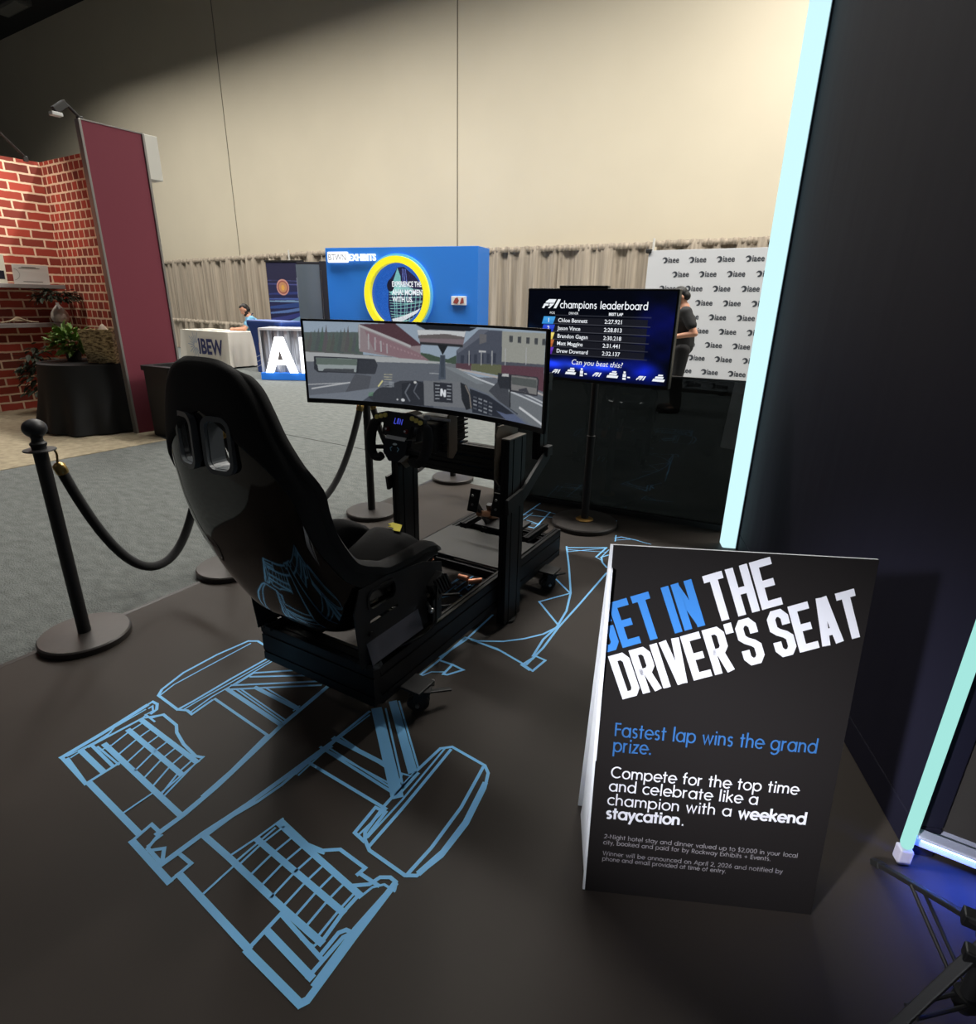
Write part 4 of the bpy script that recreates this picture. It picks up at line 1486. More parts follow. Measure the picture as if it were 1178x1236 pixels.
rope(SX[0], SX[1], .60, 'black velvet rope from the front stanchion to the one behind the seat')
rope(SX[1], SX[2], .60, 'black velvet rope rising between the seat and the left edge of the monitor')
rope(SX[2], SX[3], .60, 'black velvet rope behind the steering wheel, mostly hidden by it')

# ================================================================ A-frame sign in front
SA = math.radians(26.24)
sign = thing('sign_board', 'black folding A-frame sign reading GET IN THE DRIVER\'S SEAT on the vinyl floor', 'sign', (-0.358, 1.097, 0), SA)
TILT = math.radians(6.5)
SWD, SHT = .583, .96
FR = frame((0, 0, 0.0), (1, 0, 0), (0, math.sin(TILT), math.cos(TILT)))       # front face, local z toward the viewer
M_BOARD = mat('black_printed_board', (30, 27, 27), 0.5, spec=.35)
m = MB()
m.mi = 0
m.prism([(0.006, 0.0), (SWD, 0.0), (SWD, SHT), (0.006, SHT)], .002, FR @ Matrix.Translation((0, 0, -.002)))
m.mi = 1
m.prism([(0, 0.0), (SWD, 0.0), (SWD, SHT), (0, SHT)], .006, FR @ Matrix.Translation((0, 0, -.008)))
m.build('front_panel', [M_BOARD, M_WHITE], sign)
m = MB()
topb = Vector((0, math.sin(TILT) * SHT + .008, math.cos(TILT) * SHT - .004))
bk = Vector((0, .285, 0))
ud = (topb - bk).normalized()
BK = frame(bk, (1, 0, 0), ud)
m.prism([(0, 0.0), (SWD, 0.0), (SWD, (topb - bk).length), (0, (topb - bk).length)], .006, BK)
m.build('back_panel', M_WHITE, sign)
m = MB()
m.prism([(.01, .02), (.20, .13), (.155, .56), (.11, .9), (.092, .9)], .004, frame((.004, 0, 0), (0, 1, 0), (0, 0, 1)))
m.prism([(.012, .0), (.245, .0), (.20, .13), (.02, .02)], .004, frame((.006, 0, 0), (0, 1, 0), (0, 0, 1)))
m.build('side_gusset', M_WHITE, sign)
TX = FR @ Matrix.Translation((0, 0, .0008))
ha = math.radians(21.6)
def head_frame(x, y):
    return TX @ Matrix.Translation((x, y, 0)) @ Matrix.Rotation(ha, 4, 'Z')
m = MB()
# the first letter runs off the board's left edge
e = block_text(m, 'GET IN', .119, 0, 0, head_frame(.002, .689), .243)
bmesh.ops.bisect_plane(m.bm, geom=m.bm.verts[:] + m.bm.edges[:] + m.bm.faces[:], plane_co=FR @ Vector((.0075, 0, 0)), plane_no=(-1, 0, 0), clear_outer=True)
o = m.build('headline_blue', mat('sign_blue_ink', (62, 134, 214), 0.5), sign, recalc=False)
o['label'] = 'blue headline words GET IN'
m = MB()
block_text(m, 'THE', .119, 0, 0, head_frame(.254, .787), .152)
block_text(m, "DRIVER'S SEAT", .119, 0, 0, head_frame(.061, .573), .563)
o = m.build('headline_white', mat('sign_white_ink', (232, 232, 240), 0.5), sign, recalc=False)
o['label'] = "white headline words THE DRIVER'S SEAT"
m = MB()
geo_text(m, 'Fastest lap wins the grand', .049, .046, .470, TX, .085, .06, .482)
geo_text(m, 'prize.', .049, .046, .427, TX, .085, .06, .096)
m.build('blue_text', mat('sign_dim_blue_ink', (52, 104, 164), 0.5), sign, recalc=False)
m = MB()
geo_text(m, 'Compete for the top time', .0415, .047, .352, TX, .09, .06, .456)
geo_text(m, 'and celebrate like a', .0415, .045, .313, TX, .09, .06, .367)
geo_text(m, 'champion with a ', .0415, .044, .272, TX, .09, .06, .323)
geo_text(m, 'weekend', .0415, .368, .270, TX, .15, .06, .164)
geo_text(m, 'staycation', .0415, .044, .232, TX, .15, .06, .187)
geo_text(m, '.', .0415, .232, .232, TX, .09, .06, .01)
m.build('body_text', MATS['sign_white_ink'], sign, recalc=False)
m = MB()
geo_text(m, '2-Night hotel stay and dinner valued up to $2,000 in your local', .0168, .044, .170, TX, .085, .06, .482)
geo_text(m, 'city, booked and paid for by Rockway Exhibits + Events.', .0168, .043, .152, TX, .085, .06, .42)
geo_text(m, 'Winner will be announced on April 2, 2026 and notified by', .0168, .044, .118, TX, .085, .06, .453)
geo_text(m, 'phone and email provided at time of entry.', .0168, .044, .101, TX, .085, .06, .315)
m.build('small_print', mat('sign_grey_ink', (150, 146, 150), 0.5), sign, recalc=False)

# ================================================================ leaderboard television on its stand
tv = thing('television_stand', 'television on a black pole stand with round base showing the champions leaderboard', 'television', (-1.452, 3.655, 0))
m = MB()
m.lathe([(0, 0), (.225, 0), (.23, .005), (.23, .026), (.224, .033), (.03, .036), (0, .036)], seg=56)
m.build('base', MATS['stanchion_base_black'], tv, smooth=35)
m = MB()
m.lathe([(.027, .034), (.06, .036), (.062, .042), (.05, .048), (.027, .05)], seg=30)
o = m.build('pole_collar', mat('brass_collar', (190, 150, 86), 0.35, .9), tv, smooth=35)
o['label'] = 'brass coloured collar at the foot of the pole'
m = MB()
m.cyl((0, 0, .03), (0, 0, .62), .027, seg=24)
m.cyl((0, 0, .6), (0, 0, 1.3), .023, seg=24)
m.lathe([(.023, .618), (.0285, .62), (.0285, .64), (.023, .642)], seg=24)
m.build('pole', M_MATTE, tv, smooth=35)
m = MB()
m.box((0, -.03, 1.28), (.42, .03, .24), None, .004)
m.box((0, -.005, 1.28), (.08, .05, .3), None, .004)
m.build('mount', M_MATTE, tv)
m = MB()
X0, X1, Z0, Z1 = -.470, .503, 1.0, 1.565
m.box(((X0 + X1) / 2, -.075, (Z0 + Z1) / 2), (X1 - X0, .055, Z1 - Z0), None, .006)
tvs = m.build('television', M_BLACKPLASTIC, tv)
m = MB()
m.box((-.09, -.075, Z1 + .008), (.32, .05, .018), None, .004)
m.build('camera_bar', M_BLACKPLASTIC, tvs)
cv = Canvas(300, 168, (3, 5, 14))
def band(y, a, col, seed, x0=.0, x1=1.):
    r = np.random.RandomState(seed)
    ph = r.rand(8) * 6.28
    X, Y = cv.x, cv.y
    n = sum(np.sin(X * (5 + 4 * k) + Y * (3 + 5 * k) * (1 if k % 2 else -1) + ph[k]) / (1 + k * .5) for k in range(8))
    g = np.exp(-((Y - y) / a) ** 2) * np.clip(.5 + .28 * n, 0, 1.3) * np.clip((X - x0) / .1, 0, 1) * np.clip((x1 - X) / .15, 0, 1)
    cv.a += g[..., None] * np.array(col, float)
band(.13, .12, (16, 36, 190), 3)
band(.16, .05, (30, 60, 200), 9, .0, .8)
band(.5, .16, (20, 70, 130), 5, -.1, .14)
band(.55, .30, (4, 8, 70), 8, .72, 1.2)
for x, wd, col in ((.40, .05, (46, 48, 54)), (.60, .045, (60, 76, 80)), (.735, .03, (20, 24, 230))):
    g = np.exp(-((cv.x - x) / wd) ** 2) * np.clip((cv.y - .66) / .2, 0, 1)
    cv.a += g[..., None] * np.array(col, float) * .0
rows_y = [.665, .575, .485, .40, .312]
for i, (yy, cl, c2) in enumerate(zip(rows_y, ((52, 140, 214), (32, 62, 196), (226, 200, 90), (170, 92, 46), (86, 42, 160)), ((90, 180, 236), (60, 90, 220), (246, 232, 150), (206, 130, 76), (120, 70, 196)))):
    cv.rect(.19, yy - .04, .84, yy + .036, (26, 27, 34), .9)
    cv.poly([(.19, yy - .04), (.86, yy - .04), (.86, yy - .034), (.19, yy - .034)], (96, 98, 106), .7)
    cv.poly([(.105, yy - .042), (.19, yy - .042), (.205, yy + .042), (.118, yy + .042)], cl)
    cv.poly([(.115, yy), (.197, yy), (.205, yy + .042), (.118, yy + .042)], c2, .5)
cv.rect(.2, .722, .86, .728, (110, 112, 120), .7)
cv.a = np.clip(cv.a, 0, 255)
TVX = lambda u: X0 + .012 + (X1 - X0 - .024) * u
TVZ = lambda v: Z0 + .02 + (Z1 - Z0 - .032) * v
picture('display', cv, lambda u, v: Vector((TVX(u), -.1035, TVZ(v))), screen_mat('television_picture', 1.0), tvs)
TF = frame((TVX(0), -.1042, TVZ(0)), (1, 0, 0), (0, 0, 1))
UW, UH = TVX(1) - TVX(0), TVZ(1) - TVZ(0)
G_W = glow('screen_white', (236, 240, 246), 1.0)
def race_logo(m, x, y, s):
    """slanted two-stroke racing mark with a bar"""
    q = lambda pts: m.face([TF @ Vector((x + (a + b * .55) * s, y + b * s, 0)) for a, b in pts])
    q([(0, 0), (.28, 0), (.28, .26), (.62, .26), (.62, .48), (.28, .48), (.28, .5), (0, .5)])
    q([(.10, .58), (1.25, .58), (1.25, .98), (.34, .98), (.10, .76)])
    q([(.75, 0), (1.0, 0), (1.3, .5), (.72, .5), (.72, .3), (.92, .3)])
    q([(1.48, 0), (1.82, 0), (1.82, .98), (1.48, .98)])
m = MB()
race_logo(m, UW * .10, UH * .80, .055)
geo_text(m, 'champions leaderboard', .054, UW * .235, UH * .805, TF, .105, .10, UW * .60)
m.build('screen_title', G_W, tvs, recalc=False)
for k, (yy, nm, tm) in enumerate(zip(rows_y, ('Chloe Bennett', 'Jason Vince', 'Brandon Gagan', 'Matt Maggins', 'Drew Downard'), ('2:27.921', '2:28.813', '2:30.218', '2:31.441', '2:32.137'))):
    m = MB()
    m.text(nm, .034, TF @ Matrix.Translation((UW * .225, UH * (yy - .02), 0)), bold=.0003)
    m.text(tm, .034, TF @ Matrix.Translation((UW * .555, UH * (yy - .02), 0)), bold=.0003)
    m.text('12345'[k], .036, TF @ Matrix.Translation((UW * .155, UH * (yy - .024), 0)), 'CENTER', bold=.0006)
    m.build('screen_row', G_W, tvs, recalc=False)
m = MB()
m.text('POS', .02, TF @ Matrix.Translation((UW * .16, UH * .735, 0)))
m.text('DRIVER', .02, TF @ Matrix.Translation((UW * .30, UH * .735, 0)))
m.text('BEST LAP', .022, TF @ Matrix.Translation((UW * .58, UH * .735, 0)), bold=.0008)
m.build('screen_headings', G_W, tvs, recalc=False)
m = MB()
m.text('Can you beat this?', .046, TF @ Matrix.Translation((UW * .52, UH * .165, 0)), 'CENTER', shear=.2)
m.build('screen_question', G_W, tvs, recalc=False)
m = MB()
for k, x in enumerate((.20, .50, .80)):
    race_logo(m, UW * x, UH * .045, .026)
for x in (.30, .60, .905):
    for (a, b, c_, d_) in ((.0, .0, .075, .015), (.008, .018, .06, .03), (.02, .033, .05, .042)):
        m.face([TF @ Vector((UW * (x + p) + q * .4, UH * .045 + q, 0)) for p, q in ((a, b), (c_, b), (c_, d_), (a, d_))])
for x in (.41, .71):
    for (a, b, c_, d_) in ((.0, .0, .022, .012), (.0, .016, .022, .034), (.004, .038, .018, .05), (.032, .012, .05, .02)):
        m.face([TF @ Vector((UW * (x + p), UH * .035 + q, 0)) for p, q in ((a, b), (c_, b), (c_, d_), (a, d_))])
m.build('screen_logos', G_W, tvs, recalc=False)

# ================================================================ smoked glass panel behind the mat
mg = bpy.data.materials.new('smoked_glass')
mg.use_nodes = True
nt = mg.node_tree
nt.nodes.clear()
out = nt.nodes.new('ShaderNodeOutputMaterial')
mix = nt.nodes.new('ShaderNodeMixShader')
tr = nt.nodes.new('ShaderNodeBsdfTransparent')
tr.inputs[0].default_value = (.12, .13, .135, 1)
gl = nt.nodes.new('ShaderNodeBsdfGlossy')
gl.inputs['Roughness'].default_value = 0.012
gl.inputs['Color'].default_value = (.8, .86, .88, 1)
fr = nt.nodes.new('ShaderNodeFresnel')
fr.inputs[0].default_value = 1.42
nt.links.new(fr.outputs[0], mix.inputs[0])
nt.links.new(tr.outputs[0], mix.inputs[1])
nt.links.new(gl.outputs[0], mix.inputs[2])
nt.links.new(mix.outputs[0], out.inputs[0])
GA, GB = Vector((-2.32, 3.885, 0)), Vector((-.56, 4.104, 0))
gd = (GB - GA).normalized()
glass = thing('glass_partition', 'low smoked glass partition standing along the back edge of the vinyl floor', 'glass partition', ((GA + GB) / 2).to_tuple(), math.atan2(gd.y, gd.x))
GL = (GB - GA).length
m = MB()
m.box((0, 0, .53), (GL, .012, .98))
m.build('glass_pane', mg, glass)
m = MB()
m.box((0, 0, .02), (GL, .05, .04), None, .003)
m.box((0, 0, 1.024), (GL, .016, .012))
m.box((-GL / 2 - .012, 0, .515), (.024, .03, 1.03), None, .003)
m.box((GL / 2 + .012, 0, .515), (.024, .03, 1.03), None, .003)
m.build('rail', M_MATTE, glass)

# ================================================================ dark fabric wall with light posts
TA, TB = Vector((-.50, 3.85, 0)), Vector((.372, 1.665, 0))
td = (TB - TA).normalized()
wall = thing('fabric_wall', 'tall dark navy fabric wall between two glowing posts on the right', 'exhibit wall', ((TA + TB) / 2).to_tuple(), math.atan2(td.y, td.x))
TL = (TB - TA).length
WH = 4.3
mf = mat('navy_stretch_fabric', (21, 20, 36), 0.7, spec=.2)
nt = mf.node_tree
tc = nt.nodes.new('ShaderNodeTexCoord')
mp = nt.nodes.new('ShaderNodeMapping')
mp.inputs['Rotation'].default_value = (0, math.radians(40), 0)
mp.inputs['Scale'].default_value = (3.5, 1, .5)
nz = nt.nodes.new('ShaderNodeTexNoise')
nz.inputs['Scale'].default_value = 1.6
bp = nt.nodes.new('ShaderNodeBump')
bp.inputs['Strength'].default_value = .06
bp.inputs['Distance'].default_value = .05
nt.links.new(tc.outputs['Object'], mp.inputs[0])
nt.links.new(mp.outputs[0], nz.inputs['Vector'])
nt.links.new(nz.outputs['Fac'], bp.inputs['Height'])
nt.links.new(bp.outputs[0], nt.nodes['Principled BSDF'].inputs['Normal'])
m = MB()
m.box((0, .06, .107 + (WH - .107) / 2), (TL - .07, .07, WH - .107), None, .004)
m.build('fabric_panel', mf, wall)
m = MB()
m.box((0, .06, .0525), (TL - .07, .07, .105), None, .004)
m.build('kick_board', mf, wall)
LED = glow('led_white', (204, 245, 252), 1.08)
LED2 = glow('led_mint', (166, 232, 224), 1.0)
def post(name, x, wdt, material, z0, off=0):
    m = MB()
    m.box((x, off, (z0 + WH) / 2), (wdt, wdt, WH - z0), None, .012)
    return m.build(name, material, wall)
o = post('light_post', -TL / 2 + .02, .092, LED, .0, -.02)
o['label'] = 'glowing white light post at the far end of the wall'
o = post('light_post', TL / 2 - .008, .030, LED2, .05)
o['label'] = 'glowing mint light post at the near end of the wall'
m = MB()
m.box((TL / 2 - .008, 0, .025), (.034, .034, .05), None, .004)
m.build('post_foot', mat('pale_post_foot', (190, 186, 205), .4), wall)
m = MB()
for x in (-TL / 2 + .072, TL / 2 - .043):
    m.box((x, .022, WH / 2), (.012, .012, WH))
m.build('edge_profile', mat('silver_profile', (120, 122, 132), .35, .9), wall)

# low counter wall to the right of the near post, lit blue along its foot
cnt = thing('counter_wall', 'dark brown counter wall with blue lit foot beyond the near light post', 'counter', (.95, 1.735, 0))
m = MB()
m.box((-.0, .06, .62), (1.12, .10, 1.06), None, .004)
m.build('front_panel', mat('dark_brown_panel', (44, 40, 37), .55), cnt)
m = MB()
m.box((0, -.0, .062), (1.12, .05, .050), None, .003)
m.build('kick_trim', mat('pale_lilac_trim', (188, 190, 214), .35), cnt)
m = MB()
m.box((0, -.038, .092), (1.12, .036, .010), None, .002)
m.build('trim_lip', mat('pale_lilac_trim', (188, 190, 214), .35), cnt)
m = MB()
m.box((0, -.045, .083), (1.10, .012, .006))
m.build('led_strip', glow('led_blue', (64, 100, 255), 75.0), cnt)
m = MB()
m.box((0, .03, .02), (1.10, .02, .036))
m.build('plinth', M_MATTE, cnt)

# ================================================================ tripod at the right edge
tp = thing('tripod_stand', 'black tripod stand with folding legs at the bottom right corner', 'tripod', (.45, 1.24, 0))
loc_ = lambda p: Vector((p[0] - .45, p[1] - 1.24, p[2]))
HUB = loc_((.45, 1.24, .30))
tips = [loc_((.305, 1.612, .012)), loc_((.262, 1.03, .012)), loc_((.86, 1.22, .012))]
m = MB()
m.cyl((0, 0, .07), (0, 0, 1.1), .016, seg=18)
m.build('pole', M_MATTE, tp, smooth=40)
m = MB()
m.cyl((0, 0, .275), (0, 0, .33), .027, seg=18)
m.build('collar', M_BLACKPLASTIC, tp, smooth=40)
m = MB()
m.cyl((0, 0, .085), (0, 0, .115), .024, seg=18)
m.build('collar', M_BLACKPLASTIC, tp, smooth=40)
m = MB()
m.cyl((.02, -.01, .30), (.06, -.03, .30), .007, seg=10)
m.cyl((.055, -.028, .30), (.075, -.038, .30), .018, seg=12)
m.build('lock_knob', M_BLACKPLASTIC, tp, smooth=40)
for tpp in tips:
    m = MB()
    h = HUB + (tpp - HUB).normalized() * .02
    m.beam(h, tpp, .022, .012, .003)
    lg = m.build('leg', M_MATTE, tp)
    m = MB()
    d = (tpp - HUB).normalized()
    m.beam(tpp - d * .04, tpp + d * .004, .026, .018, .003)
    m.build('rubber_foot', M_RUBBER, lg)
    m = MB()
    mid = HUB.lerp(tpp, .58)
    s = d.cross(Vector((0, 0, 1))).normalized()
    for k in (-1, 1):
        m.cyl(Vector((0, 0, .10)) + s * .012 * k, mid + s * .012 * k, .0045, seg=8)
    m.build('brace', M_MATTE, tp, smooth=40)
    m = MB()
    kn = HUB.lerp(tpp, .16)
    m.box(kn, (.03, .03, .032), None, .004)
    m.build('hinge', M_BLACKPLASTIC, lg)

# ================================================================ brick pattern booth on the left
bk = thing('brick_pattern_wall', 'booth wall printed with red brick pattern, two sides meeting in a corner', 'booth wall')
m = MB()
m.box((-9.55, 2.0, 1.535), (.1, 4.44, 3.07))
m.build('back_panel', brick_mat('brick_print_back', 'y'), bk)
m = MB()
m.box((-8.40, 4.22, 1.535), (2.2, .08, 3.07))
m.build('side_panel', brick_mat('brick_print_side', 'x', .135), bk)
mr = thing('maroon_panel', 'tall maroon booth end panel with aluminium edge beside the brick pattern wall', 'booth panel', (-6.83, 3.735, 0))
m = MB()
m.box((-.02, 0, 1.53), (.05, .60, 3.06), None, .002)
m.build('fabric', mat('maroon_fabric', (124, 50, 66), .8), mr)
m = MB()
for y in (-.308, .300):
    m.box((-.02, y, 1.53), (.075, .025, 3.07), None, .003)
m.box((-.02, 0, 3.065), (.06, .61, .012))
m.build('edge_profile', mat('dull_aluminium', (150, 146, 144), .4, .6), mr)
m = MB()
m.box((-.09, .382, 2.86), (.18, .15, .42), None, .004)
o = m.build('header_box', mat('white_header', (214, 212, 204), .6), mr)
o['label'] = 'white box fixed behind the top of the panel'

def arm_light(label, base, elbow, head):
    t = thing('arm_light', label, 'lamp', base, 0, 'clip-on arm lights over the booth')
    e = Vector(elbow) - Vector(base)
    h = Vector(head) - Vector(base)
    m = MB()
    m.tube([(0, 0, 0), e * .5, e], .014, 8)
    m.build('arm', M_MATTE, t, smooth=40)
    m = MB()
    m.beam(e, h, .05, .06, .006)
    hd = m.build('lamp_head', M_MATTE, t)
    m = MB()
    mid = e.lerp(h, .7)
    m.box(mid + Vector((-.0, -.02, -.05)), (.07, .09, .03), None, .004)
    m.build('lens', mat('pale_lens', (226, 226, 226), .3), hd)
    m = MB()
    m.box((0, 0, -.02), (.04, .05, .06), None, .004)
    m.build('clamp', M_MATTE, t)
arm_light('small arm light on top of the maroon panel', (-6.85, 3.45, 3.08), (-6.72, 3.28, 3.14), (-6.70, 3.16, 3.05))
arm_light('long arm light over the top of the brick pattern wall', (-9.42, 4.0, 3.09), (-9.15, 3.62, 3.31), (-9.0, 3.42, 3.28))

for lx_, ly_, lz_ in ((-8.62, 3.30, 3.20), (-8.3, 2.4, 3.25)):
    area('arm_lamp_light', (lx_, ly_, lz_), .1, 10, (1, .9, .78), 150, (math.radians(0), math.radians(52), 0))
M_SHELF = mat('grey_shelf', (150, 146, 144), .5)
for lb, z, y1 in (('upper grey shelf on the brick pattern wall, holding the cards', 1.565, 4.06), ('lower grey shelf on the brick pattern wall, under the white vase', 1.085, 4.0)):
    m = MB()
    m.box((-9.36, (1.6 + y1) / 2, z), (.28, y1 - 1.6, .05), None, .004)
    o = m.build('wall_shelf', M_SHELF)
    tag(o, lb, 'shelf', 'shelves on the brick wall')
t = thing('code_card', 'white landscape card with small print standing on the upper shelf', 'card', (-9.34, 3.72, 1.592), math.radians(90))
m = MB()
CM = frame((-.19, .0, 0), (1, 0, 0), (0, -.18, 1))
m.prism([(0, 0), (.40, 0), (.40, .235), (0, .235)], .006, CM)
m.build('card', mat('card_white', (232, 232, 228), .6), t)
m = MB()
for y, a, b in ((.205, .10, .26), (.192, .07, .3), (.03, .1, .32)):
    m.ribbon([(a, y), (b, y)], .007, CM @ Matrix.Translation((0, 0, .0075)), cap=False)
m.ribbon(arc(.0, .115, .07, -80, 80), .003, CM @ Matrix.Translation((0, 0, .0075)))
m.build('card_print', mat('card_ink', (120, 120, 118), .7), t, recalc=False)
t = thing('photo_card', 'white card with dark photo at the left end of the upper shelf', 'card', (-9.34, 3.36, 1.592), math.radians(90))
m = MB()
CM = frame((-.2, .0, 0), (1, 0, 0), (0, -.15, 1))
m.prism([(0, 0), (.30, 0), (.30, .34), (0, .34)], .006, CM)
m.build('card', mat('card_cream', (224, 222, 204), .6), t)
m = MB()
m.prism([(.02, .05), (.28, .05), (.28, .15), (.02, .15)], .001, CM @ Matrix.Translation((0, 0, .0065)))
m.build('photo', mat('dark_photo', (34, 36, 48), .4), t)
t = thing('bud_vase', 'white teardrop vase on the lower shelf', 'vase', (-9.30, 3.95, 1.112))
m = MB()
m.lathe([(0, 0), (.07, 0), (.095, .03), (.105, .075), (.095, .125), (.065, .175), (.035, .21), (.02, .235), (.022, .26), (.016, .26), (.012, .235)], seg=36)
m.build('vase_body', mat('matt_white_ceramic', (214, 208, 200), .55), t, smooth=50)
t = thing('shelf_stems', 'pale dried stems lying on the lower shelf', 'dried stems', (-9.3, 3.5, 1.112))
m = MB()
for k in range(5):
    m.tube(bez([(random.uniform(-.04, .04), -.28 + .05 * k, .01), (0, -.05, .03 + .012 * k), (random.uniform(-.05, .05), .2 - .03 * k, .012)], 6), .006, 6)
m.build('stems', mat('dried_stem', (196, 178, 150), .8), t, smooth=60)


def leaf_mesh(m, p, d, L, wd, up):
    d = Vector(d).normalized()
    s = d.cross(Vector(up)).normalized()
    n = s.cross(d)
    p = Vector(p)
    a = [p, p + d * L * .3 + s * wd * .5 + n * L * .06, p + d * L * .7 + s * wd * .4 + n * L * .05, p + d * L - n * L * .08, p + d * L * .7 - s * wd * .4 + n * L * .05, p + d * L * .3 - s * wd * .5 + n * L * .06]
    c1, c2 = p + d * L * .3, p + d * L * .7
    m.face([a[0], a[1], c1]); m.face([a[1], a[2], c2, c1]); m.face([a[2], a[3], c2])
    m.face([a[0], c1, a[5]]); m.face([c1, c2, a[4], a[5]]); m.face([c2, a[3], a[4]])


def foliage(m, n, cx, cy, cz, rx, ry, rz, L, wd, seed, drop=0):
    rd = random.Random(seed)
    for _ in range(n):
        th, ph = rd.uniform(0, 2 * PI), math.acos(rd.uniform(-.5, 1))
        v = Vector((math.sin(ph) * math.cos(th), math.sin(ph) * math.sin(th), math.cos(ph)))
        r = rd.uniform(.35, 1)
        p = Vector((cx + v.x * rx * r, cy + v.y * ry * r, cz + v.z * rz * r))
        d = Vector((v.x + rd.uniform(-.5, .5), v.y + rd.uniform(-.5, .5), v.z * .5 + rd.uniform(-.5, .4) - drop))
        leaf_mesh(m, p, d, L * rd.uniform(.7, 1.25), wd * rd.uniform(.8, 1.2), (rd.uniform(-.3, .3), rd.uniform(-.3, .3), 1))


t = thing('leaf_garland', 'dark green leafy garland hanging under the upper shelf above the vase', 'garland', (-9.10, 3.88, 1.54))
m = MB()
foliage(m, 150, 0, 0, -.10, .07, .30, .10, .09, .04, 3, .4)
m.build('leaves', mat('dark_leaf', (44, 54, 40), .6), t, recalc=False)
m = MB()
m.tube(bez([(0, -.28, -.02), (0, -.1, -.06), (0, .12, -.05), (0, .28, -.08)], 6), .007, 6)
m.build('stem', mat('brown_stem', (70, 54, 40), .8), t)
t = thing('trailing_plant', 'dark trailing foliage beside the brick pattern wall, left of the cloth table', 'foliage', (-8.95, 3.42, 0))
m = MB()
foliage(m, 230, 0, 0, .46, .16, .20, .44, .12, .05, 11, .5)
m.build('leaves', MATS['dark_leaf'], t, recalc=False)
m = MB()
m.tube(bez([(0, 0, 0), (.02, .03, .35), (-.02, 0, .8)], 6), .009, 6)
m.build('stem', MATS['brown_stem'], t)

# round table under a black cloth
TR = .50
TC = (-7.55, 3.42, 0)
t = thing('cloth_table', 'round table under a floor length black cloth in front of the brick pattern wall', 'table', TC)
def skirt(u, v):
    a = 2 * PI * u
    f = (.5 + .5 * math.sin(13 * a) * .6 + .5 * .4 * math.sin(7 * a + 1)) * (1 - v)
    r = TR + .012 + .05 * (1 - v) + .11 * f * (1 - v) ** .8
    hem = .015 + .03 * max(0, math.sin(3 * a + .5))
    return Vector((r * math.cos(a), r * math.sin(a), hem + (.752 - hem) * v))
m = MB()
V = m.grid(skirt, 180, 10, True)
m.bm.faces.new([r[-1] for r in V])
m.build('table_cloth', mat('black_table_cloth', (15, 16, 18), .8), t, smooth=60)
m = MB()
m.cyl((0, 0, .70), (0, 0, .745), TR, seg=40)
m.build('table_top', M_MATTE, t)
m = MB()
m.box((.0, -.0, .34), (.06, .06, .68))
m.box((0, 0, .02), (.6, .08, .04))
m.box((0, 0, .02), (.08, .6, .04))
m.build('leg', mat('grey_leg', (90, 90, 92), .4, .6), t)
t = thing('leafy_plant', 'bright green bushy plant on the black cloth table, left of the basket', 'plant', (-7.74, 3.34, .757))
m = MB()
foliage(m, 330, 0, 0, .18, .16, .20, .19, .10, .042, 5)
m.build('leaves', mat('bright_leaf', (104, 138, 56), .55), t, recalc=False)
m = MB()
m.lathe([(0, 0), (.07, 0), (.085, .11), (.075, .11), (.07, .09), (0, .09)], seg=24)
m.build('pot', mat('dark_pot', (42, 40, 38), .6), t, smooth=40)
# wicker basket
mw = mat('wicker', (176, 146, 100), .8)
nt = mw.node_tree
tc = nt.nodes.new('ShaderNodeTexCoord')
mp = nt.nodes.new('ShaderNodeMapping')
mp.inputs['Scale'].default_value = (1, 1, 2.2)
wv = nt.nodes.new('ShaderNodeTexNoise')
wv.inputs['Scale'].default_value = 26
cr = nt.nodes.new('ShaderNodeValToRGB')
cr.color_ramp.elements[0].position = .35
cr.color_ramp.elements[0].color = (*lin((96, 72, 44)), 1)
cr.color_ramp.elements[1].position = .62
cr.color_ramp.elements[1].color = (*lin((206, 180, 134)), 1)
nt.links.new(tc.outputs['Object'], mp.inputs[0])
nt.links.new(mp.outputs[0], wv.inputs['Vector'])
nt.links.new(wv.outputs['Fac'], cr.inputs[0])
nt.links.new(cr.outputs[0], nt.nodes['Principled BSDF'].inputs['Base Color'])
t = thing('wicker_basket', 'square natural wicker basket with pale paper on the black cloth table', 'basket', (-7.24, 3.48, .757), math.radians(35))
def weave(u, v, k):
    s = (.15 + .028 * v) * k
    q = u * 4
    i = int(q) % 4
    f = q - int(q)
    cs = [(-1, -1), (1, -1), (1, 1), (-1, 1)]
    a, b = cs[i], cs[(i + 1) % 4]
    x, y = a[0] + (b[0] - a[0]) * f, a[1] + (b[1] - a[1]) * f
    wob = .006 * math.sin(u * 2 * PI * 22 + PI * int(v * 12)) * k
    n = Vector((x, y)).normalized()
    return Vector((x * s + n.x * wob, y * s + n.y * wob, .005 + .355 * v + .004 * math.sin(u * 40)))
m = MB()
A = m.grid(lambda u, v: weave(u, v, 1), 88, 24, True)
B = m.grid(lambda u, v: weave(u, v, .92), 88, 24, True)
for i in range(88):
    j = (i + 1) % 88
    m.bm.faces.new((A[i][-1], A[j][-1], B[j][-1], B[i][-1]))
m.bm.faces.new([r[0] for r in A])
m.build('weave', mw, t, smooth=50)
m = MB()
m.grid(lambda u, v: Vector(((u - .5) * .3, (v - .5) * .3, .30 + .05 * math.sin(u * 9) * math.cos(v * 8) + .07 * math.exp(-((u - .5) ** 2 + (v - .45) ** 2) * 20))), 16, 16)
m.build('paper_filling', mat('pale_paper', (226, 208, 186), .8), t, smooth=60)
